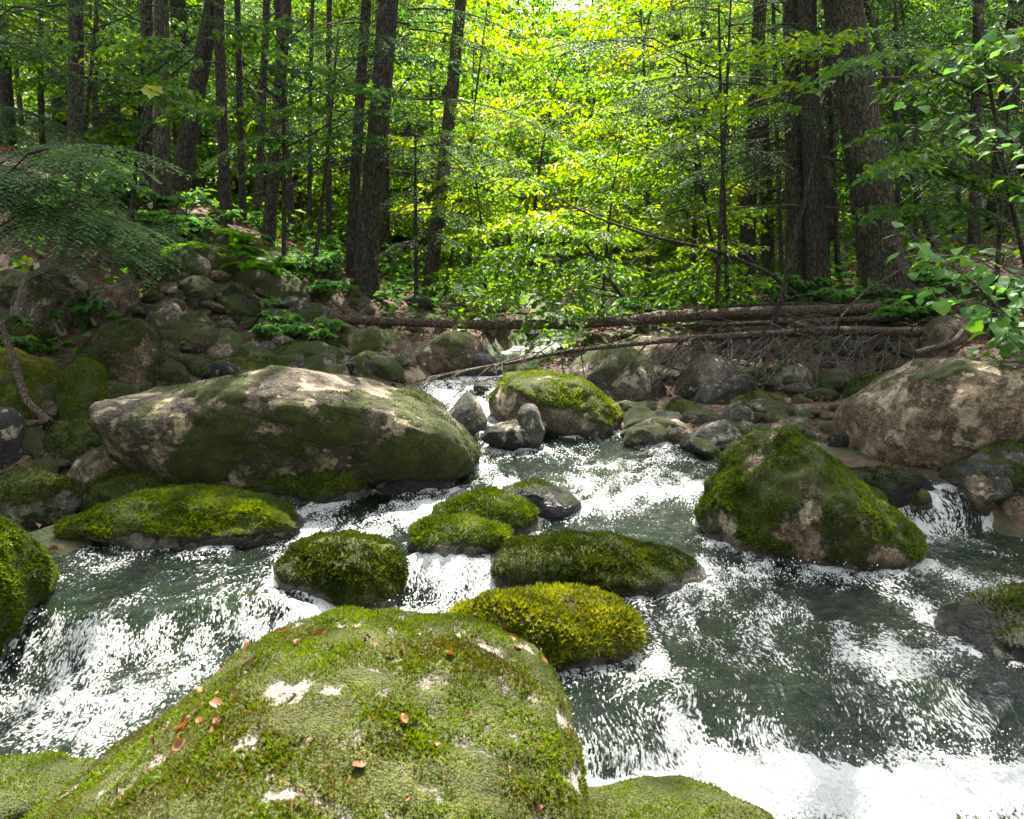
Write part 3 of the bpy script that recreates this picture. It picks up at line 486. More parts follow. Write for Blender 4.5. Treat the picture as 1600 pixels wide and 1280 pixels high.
# --- loose cobbles, copies of eight shapes
COB = []
for k in range(8):
    dv, f = ICO[3]; r = rs(200 + k); p = dv * (1, r.uniform(.7, 1), r.uniform(.4, .75))
    for _ in range(5):
        n = unit(r.normal(size=3)); q = p @ n; p = p - np.maximum(q - q.max() * r.uniform(.65, .85), 0)[:, None] * n * .8
    p = p * (1 + .1 * fbm(p * 2.2 + k * 7, 3))[:, None]; nr_, _a = vnormals(p, f)
    ms = np.clip(.5 + .5 * (nr_[:, 2] - .5) + .5 * fbm(p * 2 + k, 2) + (-.1, .1, -.5, .25, -.6, 0, .2, -.5)[k], 0, 1)
    COB.append(make_mesh('cobble', p, f, M[('brown', 'green', 'slate', 'green', 'tan', 'grey', 'brown', 'dark')[k]], True, {'moss': ms, 'wet': 0 * ms}))
NICK = [(450, 640, 'the giant long boulder'), (865, 630, 'the domed midstream boulder'), (1450, 640, 'the pinkish tan boulder'), (1265, 780, 'the three-cornered boulder'), (185, 550, 'the big round boulder'), (80, 465, 'the large grey lichened boulder'), (188, 465, 'the pale squared boulder'), (30, 560, 'the golden mossy rock'), (40, 620, 'the rock with the broken stick'), (160, 725, 'the reddish brown rock'), (110, 690, 'the rounded dark mossy rock'), (60, 770, 'the blocky dark mossy rock'), (365, 540, 'the sloping grey slab'), (375, 475, 'the dark mossy block under the ferns'), (310, 470, 'the mossy block in the dirt bank'), (260, 495, 'the angular grey rock'), (590, 540, 'the brown boulder under the log end'), (700, 550, 'the wide dark boulder by the upper cascade'), (755, 570, 'the lip of the upper cascade'), (960, 575, 'the grey brown boulder behind the twigs'), (1100, 585, 'the pale grey-green boulder'), (1130, 605, 'the long dark rock'), (1040, 665, 'the pale blocky stone'), (1115, 680, 'the grey wedge-shaped stone'), (1075, 640, 'the round mossy stone'), (1155, 645, 'the smooth slate cobble'), (1185, 630, 'the flat mossy stone'), (1240, 670, 'the flat brown stone'), (1250, 695, 'the thin mossy slab'), (1360, 605, 'the mossy cushion stone'), (1475, 520, 'the pale rock under the log end'), (1235, 580, 'the hanging twigs'), (1325, 545, 'the dark hollow under both logs'), (1540, 715, 'the dark boulder with a moss saddle'), (480, 545, 'the herbs near the log end'), (440, 450, 'the top of the dirt bank'), (240, 420, 'the yew mat'), (980, 640, 'the slate stone in the shingle'), (870, 540, 'the middle of the upper stream'), (1560, 600, 'the low bluish shrub')]
def nearest(px_, py_): return min(NICK, key=lambda q: (q[0] - px_) ** 2 + (1.6 * (q[1] - py_)) ** 2)[2]
CW = ('brown', 'half mossy', 'bluish slate', 'thickly mossed', 'tan', 'grey', 'mossy brown', 'blackish')
SEEN = {}
def scatter_cobbles(n, box, smin, smax, label, group, seed):
    r = rs(seed); c = 0
    for _ in range(n * 6):
        if c >= n: break
        px_, py_ = r.uniform(box[0], box[2]), r.uniform(box[1], box[3]); P = hit(px_, py_)
        if edge_dist(P[0], P[1]) < -.12 or P[1] > 22: continue
        s = r.uniform(smin, smax) * (1 if r.rand() < .8 else 1.5)
        kk = r.randint(8); o = obj('cobble', COB[kk], None, (P[0], P[1], P[2] + s * .12), (r.normal() * .25, r.normal() * .25, r.uniform(0, 6.3)), (s * r.uniform(.8, 1.3), s, s * r.uniform(.7, 1.1)))
        tag(o, f"{'large' if s > .75 * smax else 'small' if s < .45 * smax + .55 * smin else 'middling'} {CW[kk]} cobble lying beside {nearest(px_, py_)}", 'stone', 'loose cobbles along both banks'); c += 1
scatter_cobbles(120, (980, 540, 1320, 715), .06, .17, 'loose cobble on the shingle between the hanging twigs and the pinkish tan boulder', 'cobbles on the right shingle', 1)
scatter_cobbles(40, (250, 510, 560, 600), .07, .17, 'loose mossy cobble in the rubble between giant boulder and fallen log', 'cobbles in the left rubble', 2)
scatter_cobbles(30, (0, 600, 170, 790), .07, .16, 'loose cobble lodged among the mossy rocks below the broken stick', 'cobbles by the broken stick', 3)
scatter_cobbles(40, (560, 480, 1060, 600), .08, .2, 'loose cobble beside the upper cascade under the fallen log', 'cobbles by the upper cascade', 4)
scatter_cobbles(34, (1060, 500, 1440, 570), .07, .16, 'loose cobble in the dark under the fallen logs', 'cobbles under the logs', 5)
scatter_cobbles(24, (1440, 560, 1600, 800), .06, .13, 'loose cobble at the foot of the right bank shrub', 'cobbles on the right bank', 6)
scatter_cobbles(24, (230, 400, 460, 520), .08, .18, 'rock fragment stuck in the bare dirt bank under the ferns', 'rocks in the dirt bank', 7)

# more rounded mossy boulders packed into the left bank
BB = []
for k in range(4):
    dv, f = ICO[4]; r = rs(240 + k); p = dv * (1, .85, r.uniform(.6, .8))
    for _ in range(6):
        n = unit(r.normal(size=3)); q = p @ n; p = p - np.maximum(q - q.max() * r.uniform(.66, .85), 0)[:, None] * n * .8
    p = p * (1 + .12 * fbm(p * 1.8 + k * 9, 4))[:, None]; nr_, _a = vnormals(p, f); ms = np.clip(.7 + .4 * (nr_[:, 2] - .3) + .5 * fbm(p * 2 + k, 3), 0, 1)
    BB.append(make_mesh('boulder', p, f, M[('brown', 'green', 'green', 'green')[k]], True, {'moss': ms, 'wet': 0 * ms}))
r = rs(8)
for k, (px_, py_, wd) in enumerate([(300, 545, 70), (395, 585, 60), (455, 585, 60), (500, 575, 55), (240, 560, 60), (290, 520, 50), (420, 525, 55), (370, 500, 60), (300, 470, 55), (340, 425, 60), (270, 440, 70), (440, 470, 60), (400, 455, 55), (210, 420, 60), (480, 500, 50), (60, 600, 60), (20, 700, 60), (120, 640, 55), (520, 600, 50), (600, 590, 50), (250, 600, 60), (170, 640, 60), (60, 640, 60), (10, 470, 80), (330, 390, 50), (420, 420, 50)]):
    P = hit(px_, py_); sz = wd / F * P[1] * .76
    tag(obj('mossy_boulder', BB[k % 4], None, (P[0], P[1] + sz * .4, P[2] + sz * .15), (r.normal() * .2, r.normal() * .2, r.uniform(0, 6.3)), (sz, sz, sz * r.uniform(.8, 1.1))), f"{('brown mossy', 'deep green mossy', 'green-capped', 'smooth green mossy')[k % 4]} {'boulder' if wd > 55 else 'small boulder'} wedged beside {nearest(px_, py_)}", 'boulder', 'mossy boulders packed in the left bank')
for k, (x, y, sz) in enumerate([(4.3, 6.6, .35), (4.9, 5.9, .45), (4.5, 5.0, .3), (5.2, 7.2, .5), (5.6, 6.3, .35), (4.9, 4.2, .4), (5.3, 8.2, .4), (-3.6, 4.6, .4), (-3.9, 5.6, .5), (-4.6, 6.4, .45), (-4.3, 4.9, .3), (-5.0, 7.3, .5), (-4.0, 3.8, .35), (-5.2, 5.6, .4)]):
    tag(obj('mossy_boulder', BB[(k + 1) % 4], None, (x, y, float(ground(x, y)) + sz * .1), (0, .1, k * 1.3), (sz, sz, sz * .9)), 'mossy boulder on the bank beyond the edge of the view', 'boulder', 'boulders beyond the edges of the view')
COLLAR = np.concatenate(CL)
# the stream: real waves, steps and boils; denser near
nr = 620; yr = 1.5 * np.exp(np.linspace(0, math.log(34 / 1.5), nr)); nc = 430; uu = np.linspace(0, 1, nc)
WX = (E_L(yr) - .5)[:, None] * (1 - uu) + (E_R(yr) + .5)[:, None] * uu; WY = np.repeat(yr[:, None], nc, 1)
WB = water_base(WX, WY)
# where rocks break the surface the water piles up and foams
hx, hy = np.arange(-6, 6, .025), np.arange(1, 15, .025); Hc, _, _ = np.histogram2d(COLLAR[:, 0], COLLAR[:, 1], [np.r_[hx, 6], np.r_[hy, 15]]); Hc = np.clip(Hc, 0, 1)
kx = np.fft.fftfreq(len(hx)) ** 2; ky = np.fft.fftfreq(len(hy)) ** 2; Hc = np.real(np.fft.ifft2(np.fft.fft2(Hc) * np.exp(-2 * (math.pi * 2.4) ** 2 * (kx[:, None] + ky[None])))); Hc /= np.percentile(Hc[Hc > .02], 80)
ci = np.clip(((WX + 6) / .025).astype(int), 0, len(hx) - 1); cj = np.clip(((WY - 1) / .025).astype(int), 0, len(hy) - 1); collar = np.clip(Hc[ci, cj], 0, 1) * (WY < 14.8)
collar *= .1 + .9 * sstep(-.1, .35, n2(WX, WY, 4.5, o=2, z=44))
slope = (water_base(WX, WY + .12) - water_base(WX, WY - .12)) / .24
FOAM = [(-2.3, 3.6, .9, .4, .34), (-1.5, 3.9, .55, .35, .4), (-1.0, 4.45, .5, .3, .5), (-.55, 4.55, .35, .22, .75), (2.0, 3.12, 2.4, .17, 1.9), (1.0, 3.0, .5, .2, .3), (1.3, 4.9, .75, .35, .36), (.9, 6.2, .6, .5, .32),
        (.55, 6.9, .8, .5, .28), (-.55, 8.7, .5, .7, .8), (-.8, 5.6, .7, .35, .4), (2.2, 4.4, .8, .35, .3), (.9, 4.2, .5, .4, .15), (.35, 11.8, .8, 1.2, .35), (.9, 3.4, .4, .15, .2), (-.4, 5.0, .25, .2, .6), (2.75, 5.75, .3, .12, .2), (.1, 5.6, .3, .3, .4)]
foam = .155 + .2 * sstep(.3, 1.1, slope) * (1 - .9 * np.exp(-((WX - 2.7) / .7) ** 2 - ((WY - 6.0) / .5) ** 2))  # even base amount is painted sparkle all over the water; slope part is froth
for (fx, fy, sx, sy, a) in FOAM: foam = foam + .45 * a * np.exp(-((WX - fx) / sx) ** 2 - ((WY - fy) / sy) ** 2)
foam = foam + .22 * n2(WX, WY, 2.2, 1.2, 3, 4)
calm = np.clip(np.exp(-((WX - 2.9) / .9) ** 2 - ((WY - 5.35) / .4) ** 2) + .8 * np.exp(-((WX + 1.9) / .7) ** 2 - ((WY - 5.1) / .3) ** 2), 0, 1)
rough = np.clip(.45 + .6 * foam, .2, 1.3) * (1 - .6 * calm)
sx_ = WX + .25 * n2(WX, WY, .9, o=2, z=8); sy_ = WY + .25 * n2(WX, WY, .9, o=2, z=12)
wav = .030 * n2(sx_, sy_, 2.6, 1.7, 3, 1) + .018 * (1 - 2 * np.abs(n2(sx_, sy_, 6, 3.6, 3, 3))) + .008 * n2(sx_, sy_, 19, 9, 2, 6)
bub = np.clip(foam, 0, 1.4) ** 2 * .022 * (1 - np.abs(n2(WX, WY, 11, 9, 3, 21)))
rill = .014 * sstep(.25, .8, slope) * n2(WX, WY, 17, 3, 2, 33)
WZ = WB + wav * rough * 1.15 + bub + rill + .012 * collar
foam = foam + 7. * wav + 9 * rill + .34 * collar  # wave crests painted whiter, as if catching light; rills and rock collars froth
fq = grid_faces(nr, nc); keep = (ground(WX, WY) < WB + .12).ravel()[fq].any(1)
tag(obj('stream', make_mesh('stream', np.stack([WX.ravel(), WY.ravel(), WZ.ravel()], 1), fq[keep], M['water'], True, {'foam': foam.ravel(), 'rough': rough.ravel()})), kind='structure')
# ------------------------------------------------------------------ trees: trunk with limbs, and a crown of leaves
def rotz(v, a): c, s = np.cos(a), np.sin(a); return np.stack([v[..., 0] * c - v[..., 1] * s, v[..., 0] * s + v[..., 1] * c, v[..., 2]], -1)
def add_spray(rng, lb, wb, p0, az, length, up, droop, ntw, leafL, gap, leafW=.6, r0=.012, tl=.45, tilt=.62, tint=0., flat=True):
    """one bough: a drooping axis with side twigs left and right, leaves set flat along them"""
    t = np.linspace(0, 1, 8); d = np.array([math.cos(az), math.sin(az), 0])
    ax = p0 + d * (t * length)[:, None] + np.array([0, 0, 1.]) * ((up * t - droop * t * t) * length)[:, None] + rng.normal(size=(8, 3)) * .02 * length * t[:, None]
    tube(wb, ax, np.linspace(r0, r0 * .2, 8), 4)
    P, Dv = [], []
    bt = .5 + .5 * rng.rand() * 1.0 + tint - .4
    for k, s in enumerate(np.linspace(.16, 1, ntw)):
        b = np.array([np.interp(s, t, ax[:, i]) for i in range(3)])
        for sg in (-1, 1):
            a2 = az + sg * rng.uniform(.6, 1.15) * (1 if s < .97 else .2); L = length * tl * (1 - .55 * s) * rng.uniform(.6, 1.2); m = max(2, int(L / gap))
            q = np.linspace(.12, 1, m); dd = np.array([math.cos(a2), math.sin(a2), rng.normal() * .08 + (up - 2 * droop * s) * .35])
            pp = b + dd * (q * L)[:, None] - np.array([0, 0, 1.]) * (q * q * L * .18)[:, None]
            P.append(pp); alt = np.where(np.arange(m) % 2, 1, -1) * rng.uniform(.5, 1.0, m); Dv.append(np.stack([np.cos(a2 + alt), np.sin(a2 + alt), rng.normal(size=m) * .3 - .4], 1))
    P = np.concatenate(P); Dv = np.concatenate(Dv); n = len(P)
    P = P + rng.normal(size=P.shape) * leafL * .18
    nr_ = np.array([0, 0, 1.]) + rng.normal(size=(n, 3)) * tilt
    leaves(lb, P, Dv, nr_, leafL * rng.uniform(.65, 1.25, n), leafL * leafW * rng.uniform(.75, 1.15, n), np.clip(bt + .2 * rng.normal(size=n), 0, 1))
def add_hemlock_bough(rng, lb, wb, p0, az, length, up, droop, needle=.042):
    t = np.linspace(0, 1, 9); d = np.array([math.cos(az), math.sin(az), 0])
    ax = p0 + d * (t * length)[:, None] + np.array([0, 0, 1.]) * ((up * t - droop * t * t) * length)[:, None]
    tube(wb, ax, np.linspace(.014, .003, 9), 4); P, Dv = [], []; bt = .2 + .5 * rng.rand()
    for s in np.linspace(.15, 1, int(length * 16)):
        b = np.array([np.interp(s, t, ax[:, i]) for i in range(3)])
        for sg in (-1, 1):
            a2 = az + sg * rng.uniform(.7, 1.1); L = length * .36 * (1.05 - .75 * s) * rng.uniform(.6, 1.2); m = max(3, int(L / .022)); q = np.linspace(.05, 1, m)
            dd = np.array([math.cos(a2), math.sin(a2), -.1]); pp = b + dd * (q * L)[:, None] - np.array([0, 0, 1.]) * (q * q * L * .45)[:, None]
            alt = np.where(np.arange(m) % 2, 1, -1) * .9; P.append(pp); Dv.append(np.stack([np.cos(a2 + alt), np.sin(a2 + alt), -.35 * q], 1))
    P = np.concatenate(P); Dv = np.concatenate(Dv); n = len(P)
    leaves(lb, P, Dv, np.array([0, 0, 1.]) + rng.normal(size=(n, 3)) * .25, needle * rng.uniform(.7, 1.2, n), needle * .44, np.clip(bt + .18 * rng.normal(size=n), 0, 1), 0.)
def sapling(seed, H, spread, nb, lo=.18, mat='leaf', leafL=.1, tint=0., gap=.075, tl=.45):
    r = rs(seed); lb, wb = MB(), MB(); t = np.linspace(0, 1, 14); bend = r.normal(size=2) * .12 * H
    ax = np.stack([bend[0] * t * t, bend[1] * t * t, t * H], 1); tube(wb, ax, np.linspace(.008 * H + .012, .006, 14), 7, wob=.1, seed=seed)
    for k in range(nb):
        s = lo + (1 - lo) * (k + r.rand()) / nb; p = np.array([np.interp(s, t, ax[:, i]) for i in range(3)])
        add_spray(r, lb, wb, p, k * 2.4 + r.rand(), spread * (1.1 - .7 * s) * r.uniform(.65, 1.15), r.uniform(.05, .45), r.uniform(.1, .4), 9, leafL, gap, tl=tl, tint=tint)
    return wb.mesh('sapling_trunk', M['barkpale']), lb.mesh('sapling_crown', M[mat], False)
def crown(seed, base, top, spread, nb, leafL=.17):
    r = rs(seed); lb, wb = MB(), MB()
    for k in range(nb):
        s = (k + r.rand()) / nb; z = base + (top - base) * s
        add_spray(r, lb, wb, np.array([0, 0, z]), k * 2.4 + r.rand(), spread * math.sin(math.pi * (.18 + .75 * s)) * r.uniform(.7, 1.15), r.uniform(.2, .6), r.uniform(0, .3), 9, leafL, .17, r0=.05, tilt=.5)
    return wb.mesh('limbs', M['bark']), lb.mesh('crown', M['leaf'], False)
def hemlock_boughs(seed, z0, z1, nb, L):
    r = rs(seed); lb, wb = MB(), MB()
    for k in range(nb):
        s = (k + r.rand()) / nb; add_hemlock_bough(r, lb, wb, np.array([0, 0, z0 + (z1 - z0) * s]), k * 2.4 + r.rand() * .8, L * r.uniform(.6, 1.15) * (1.15 - .55 * s), r.uniform(.0, .25), r.uniform(.2, .45))
    return wb.mesh('boughs', M['bark']), lb.mesh('foliage', M['needle'], False)
SAP = [sapling(300 + k, 5.6 + .5 * k, 2.3, 27, mat='leaf', leafL=.125, gap=.06) for k in range(4)]
SAPB = [sapling(320 + k, 5.2 + .5 * k, 2.4, 27, lo=.1, mat='leafbright', leafL=.125, gap=.06) for k in range(3)]  # saplings in the lighter leaf copy, sunlight painted into their colour
CROWN = [crown(340 + k, 6.5, 15 + k, 3.1, 30) for k in range(3)]
CROWNS = [crown(350 + k, 8, 16, 2.6, 13) for k in range(2)]
HEM = [hemlock_boughs(360 + k, 1.9, 9, 30, 2.2) for k in range(3)]
HEMHI = hemlock_boughs(370, 5.5, 14, 30, 2.3)
def tree(name, label, base, top, wpx, kind='crown', var=0, mat='bark', group=None, H=15., rot=None, flare=1.35, cat='tree', dead=0, sd=1, Y=None, sides=20):
    (bx, by), Yb = base, Y
    P0 = at(bx, by, Yb); gz = float(ground(P0[0], P0[1])); P1 = at(top[0], top[1], Yb); P0 = np.array([P0[0], P0[1], gz - .15]); d = (P1 - P0) / (P1[2] - P0[2])
    n = 260 if wpx > 20 else 60; t = np.linspace(0, 1, n) ** (1.5 if wpx > 20 else 1); r_ = rs(sd); lean = np.where(t < .45, t, .45 + (t - .45) * .6)
    ax = np.stack([d[0] * H * lean, 0 * t, H * t], 1); ax[:, :2] += .06 * np.stack([np.sin(t * 7 + sd), np.cos(t * 6 + sd * 2)], 1) * np.sin(t * 3)[:, None]
    rb = wpx * .8 / F * Yb / 2; rad = rb * (1.0 - .75 * t) * (1 + (flare - 1) * np.exp(-t * H / .35)); mb = MB(); tube(mb, ax, rad, sides, wob=.05, seed=sd)
    if wpx > 20:
        v = mb.v[0]; c = np.repeat(ax, sides, 0); rd = v[:-2] - c; an = np.arctan2(rd[:, 1], rd[:, 0]); q = np.stack([np.cos(an) * 5, np.sin(an) * 5, v[:-2, 2] * 1.6], 1) * (1 if wpx < 50 else 1.5)
        fl = 1 + .16 * np.exp(-v[:-2, 2] / .3) * np.cos(an * 5 + sd); v[:-2] = c + rd * (fl * (1 + .09 * (.45 - np.abs(fbm(q + sd * 3, 3))) + .04 * fbm(q * .3 + 3, 2)))[:, None]
    e = obj(name, None, None, P0); e.empty_display_size = .2; tag(e, label, cat, group)
    obj('trunk', mb.mesh('trunk', M[mat]), e)
    pick = {'crown': CROWN, 'hem': HEM, 'sparse': CROWNS}.get(kind); off = (float(np.interp(.6, t, ax[:, 0])), 0, 0)
    wmesh, lmesh = HEMHI if kind == 'hemhi' else pick[var % len(pick)]; rz = r_.uniform(0, 6.28) if rot is None else rot
    off = off if kind in ('crown', 'sparse') else (float(np.interp(.35, t, ax[:, 0])), 0, 0)
    obj('limbs', wmesh, e, off, (0, 0, rz), 1); obj('crown', lmesh, e, off, (0, 0, rz), 1)
    for k in range(dead):                      # bare dead branches low on the trunk
        z = r_.uniform(.9, 4.6); a = r_.uniform(2.2, 4.0) if r_.rand() < .75 else r_.uniform(-1, 1); L = r_.uniform(.7, 2.2); m = MB()
        q = np.linspace(0, 1, 7); p0 = np.array([np.interp(z / H, t, ax[:, 0]), 0, z]); dd = np.array([math.cos(a), math.sin(a) * .8, 0])
        pp = p0 + dd * (q * L)[:, None] + np.array([0, 0, 1]) * (r_.uniform(-.1, .2) * q * L - .25 * q * q * L)[:, None] + r_.normal(size=(7, 3)) * .02
        tube(m, pp, np.linspace(.014, .003, 7), 5)
        for _ in range(5):
            i = r_.randint(2, 6); a3 = a + r_.choice((-1, 1)) * r_.uniform(.4, .9); l = r_.uniform(.2, .6)
            tube(m, pp[i] + np.array([math.cos(a3), math.sin(a3), -.25]) * (np.linspace(0, 1, 4) * l)[:, None], np.linspace(.006, .002, 4), 4)
        obj('branch', m.mesh('branch', M['twig']), e)
    return e
T = [ # name, label, base px, px at the top edge, width px, distance, kind, dead branches, bark
 ('hemlock_tree', 'shaggy trunk hung with dark hemlock sprays at the far edge of the left bank', (118, 300), (118, 0), 30, 12.0, 'hem', 2, 'bark'),
 ('twin_tree', 'thicker brown stem of the close pair behind the hanging yellow-green leaf', (252, 312), (252, 0), 28, 12.0, 'hemhi', 2, 'barkpale'),
 ('twin_tree', 'slimmer stem of the close pair behind the hanging yellow-green leaf', (227, 312), (230, 0), 24, 12.2, 'sparse', 0, 'barkpale'),
 ('leaning_tree', 'dark trunk leaning away from the close pair of stems', (272, 312), (338, 0), 34, 13.2, 'sparse', 0, 'bark'),
 ('forest_tree', 'straight dark trunk behind the ferns, next to the leaning trunk', (354, 350), (342, 0), 21, 13.0, 'sparse', 2, 'bark'),
 ('forest_tree', 'slender dark straight trunk behind the end of the ferns', (381, 362), (366, 0), 14, 14.0, 'sparse', 1, 'bark'),
 ('forest_tree', 'greenish slender trunk close behind the slanting mossy stem', (400, 372), (415, 0), 16, 14.5, 'sparse', 0, 'barkpale'),
 ('forest_tree', 'slanting stem rooted where the ferns end, tilting towards the stream', (417, 385), (446, 0), 24, 12.6, 'hemhi', 2, 'bark'),
 ('forest_tree', 'thin forked-looking stem behind the slanting stem, leaning back', (458, 380), (436, 0), 14, 15.5, 'sparse', 0, 'bark'),
 ('forest_tree', 'pole-thin trunk standing alone between slanting stem and stream-side pair', (513, 388), (518, 0), 12, 16, 'sparse', 0, 'bark'),
 ('forest_tree', 'thin stem close beside the pole-thin trunk', (484, 380), (486, 0), 9, 17, 'sparse', 0, 'barkpale'),
 ('forest_tree', 'dark slimmer trunk of the stream-side pair on the left bank', (546, 432), (568, 0), 22, 13.0, 'hemhi', 2, 'bark'),
 ('stream_side_tree', 'stout trunk standing over the left end of the fallen log', (567, 448), (604, 0), 42, 12.4, 'hem', 4, 'bark'),
 ('forest_tree', 'curving trunk upstream of the stout trunk, over a leafy bank', (668, 465), (722, 0), 28, 15.5, 'sparse', 2, 'barkpale'),
 ('twin_hemlock', 'left-hand stem of the fused dark pair on the right bank with bare dead branches', (1244, 476), (1241, 0), 38, 12.2, 'hem', 9, 'bark'),
 ('twin_hemlock', 'right-hand stem of the fused dark pair on the right bank', (1279, 474), (1264, 0), 40, 12.0, 'sparse', 7, 'bark'),
 ('dark_sapling', 'thin black stem between the fused dark pair and the broad leaning trunk', (1310, 470), (1292, 0), 11, 12.6, 'sparse', 2, 'bark'),
 ('broad_tree', 'broadest trunk of all, rough barked and leaning over the right bank', (1388, 472), (1315, 0), 78, 11.8, 'sparse', 3, 'barkpale'),
 ('leaning_tree', 'thin stem slanting across behind the broad leaning trunk', (1468, 450), (1348, 0), 14, 12.8, 'sparse', 0, 'bark'),
 ('dark_sapling', 'thin upright stem just behind the broad leaning trunk', (1402, 452), (1396, 0), 10, 13.5, 'sparse', 0, 'bark'),
 ('forest_tree', 'pale trunk standing back behind the bare dead branches', (1200, 462), (1190, 0), 24, 17, 'sparse', 3, 'barkpale'),
 ('forest_tree', 'thin trunk between the pale set-back trunk and the fused dark pair', (1222, 470), (1212, 0), 9, 15, 'sparse', 2, 'bark'),
 ('forest_tree', 'trunk almost hidden behind the broad-leaved shrub', (1520, 440), (1530, 0), 22, 13.5, 'hem', 1, 'bark'),
]
for i, (nm, lab, b, tp, wpx, Yd, kd, dead, mt) in enumerate(T):
    tree(nm, lab, b, tp, wpx, kd, i, mt, None, 15 + (i * 7 % 5), None, 1.5 if wpx > 30 else 1.25, 'tree', dead, i + 1, Yd, 72 if wpx > 35 else 40 if wpx > 20 else 14)
# off to the sides, out of the frame but over the stream: their crowns shade it
for i, (x, y) in enumerate([(-7, 6), (-9.5, 1.5), (9, 1)]):
    gz = float(ground(x, y)); e = obj('side_tree', None, None, (x, y, gz - .1)); tag(e, 'tall tree on the bank beyond the side of the view', 'tree', 'trees beside the view')
    mb = MB(); t = np.linspace(0, 1, 30); tube(mb, np.stack([.2 * t, 0 * t, 16 * t], 1), .2 * (1 - .7 * t), 14, wob=.08, seed=i); obj('trunk', mb.mesh('trunk', M['bark']), e)
    wm, lm = CROWNS[0]; obj('limbs', wm, e, (0, 0, 0), (0, 0, i)); obj('crown', lm, e, (0, 0, 0), (0, 0, i))
TN = [(118, 'the shaggy hemlock-hung trunk'), (240, 'the close pair of stems'), (300, 'the leaning trunk'), (354, 'the straight dark trunk behind the ferns'), (417, 'the slanting stem'), (485, 'the pole-thin trunk'), (567, 'the stout stream-side trunk'), (690, 'the curving trunk'), (800, 'the stream bend'), (900, 'the leafy gap over the stream'), (1020, 'the end of the arching bare bough'), (1120, 'the middle of the arching bare bough'), (1200, 'the pale set-back trunk'), (1262, 'the fused dark pair'), (1320, 'the thin black stem'), (1388, 'the broad leaning trunk'), (1460, 'the thin slanting stem'), (1540, 'the trunk hidden by the shrub')]
def treeplace(x, Yd):
    q = 800 + F * x / Yd; t = min(TN, key=lambda n: abs(n[0] - q))
    if q < -60: return 'in the wood left of the shaggy hemlock-hung trunk'
    if q > 1660: return 'in the wood beyond the tall thin-stemmed shrub'
    return ('close behind ', 'some way behind ', 'well behind ', 'far behind ', 'in the farthest wood behind ')[int(np.searchsorted((17, 22, 28, 40), Yd))] + t[1]
def plant(name, meshes, x, y, rot, sc, label, cat, group, dz=-.05):
    e = obj(name, None, None, (x, y, float(ground(x, y)) + dz), (0, 0, rot), sc); tag(e, label, cat, group)
    obj('trunk', meshes[0], e); obj('crown', meshes[1], e); return e
# leafy saplings of the understorey
rg = rs(5)
def sap_row(pts, lib, label, group, s0=.8, s1=1.15):
    for (px_, Yd) in pts:
        x = (px_ - 800) / F * Yd; plant('sapling', lib[rg.randint(len(lib))], x, Yd, rg.uniform(0, 6.3), rg.uniform(s0, s1), label + ' ' + treeplace(x, Yd), 'sapling', group)
sap_row([(20, 14), (170, 15.5), (60, 21), (290, 18), (430, 19), (550, 18), (520, 26), (120, 28)], SAP, 'leafy green sapling standing', 'saplings on the left slope')
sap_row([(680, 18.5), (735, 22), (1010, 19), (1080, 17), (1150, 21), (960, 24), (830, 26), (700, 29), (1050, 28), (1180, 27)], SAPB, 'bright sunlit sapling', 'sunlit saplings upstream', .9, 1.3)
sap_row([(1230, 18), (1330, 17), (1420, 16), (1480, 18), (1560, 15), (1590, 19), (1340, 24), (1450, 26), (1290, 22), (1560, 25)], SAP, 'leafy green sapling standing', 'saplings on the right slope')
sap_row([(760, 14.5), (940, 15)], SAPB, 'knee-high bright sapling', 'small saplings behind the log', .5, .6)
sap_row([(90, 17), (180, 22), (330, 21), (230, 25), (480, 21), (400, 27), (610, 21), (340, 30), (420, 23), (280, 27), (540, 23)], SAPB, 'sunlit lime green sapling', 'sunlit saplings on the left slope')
# far trees on the slopes
def far_trees(n, x0, x1, y0, y1, label, group, seed):
    r = rs(seed)
    for k in range(n):
        x, y = r.uniform(x0, x1), r.uniform(y0, y1)
        if abs(x - 1.2) < 2.2 and y < 45: x += 4 * np.sign(x - 1.2)
        g = float(ground(x, y)); e = obj('far_tree', None, None, (x, y, g - .1), (0, 0, r.uniform(0, 6.3)), r.uniform(.8, 1.2)); tag(e, label + ' ' + treeplace(x, y), 'tree', group)
        me = FART[k % 3]; obj('trunk', me, e); wm, lm = CROWNS[k % 2]; obj('limbs', wm, e); obj('crown', lm, e)
FART = []
for k in range(3):
    mb = MB(); t = np.linspace(0, 1, 16); tube(mb, np.stack([.4 * t * math.sin(k), .3 * t, 15 * t], 1), (.13 + .04 * k) * (1 - .7 * t), 8, wob=.06, seed=k); FART.append(mb.mesh('trunk', M['bark']))
far_trees(26, -22, -3, 19, 44, 'tall bare-stemmed tree', 'far trees on the left slope', 1)
far_trees(22, 4, 22, 19, 44, 'tall bare-stemmed tree', 'far trees on the right slope', 2)
far_trees(16, -9, 11, 44, 62, 'tall sunlit tree', 'far trees upstream', 3)
def far_saps(n, x0, x1, y0, y1, label, group, seed, lib, s0=1., s1=1.5):
    r = rs(seed)
    for k in range(n):
        x, y = r.uniform(x0, x1), r.uniform(y0, y1)
        if abs(x - 1.2) < 1.6 and y < 36: x += 3 * np.sign(x - 1.2)
        plant('understorey_tree', lib[k % len(lib)], x, y, r.uniform(0, 6.3), r.uniform(s0, s1), label + ' ' + treeplace(x, y), 'tree', group)
far_saps(34, -20, -2, 24, 46, 'leafy understorey tree', 'far understorey on the left slope', 4, SAPB)
far_saps(30, 4, 20, 24, 46, 'leafy understorey tree', 'far understorey on the right slope', 5, SAP)
far_saps(50, -10, 12, 28, 60, 'sunlit understorey tree', 'far understorey upstream', 6, SAPB, 1.3, 2.1)
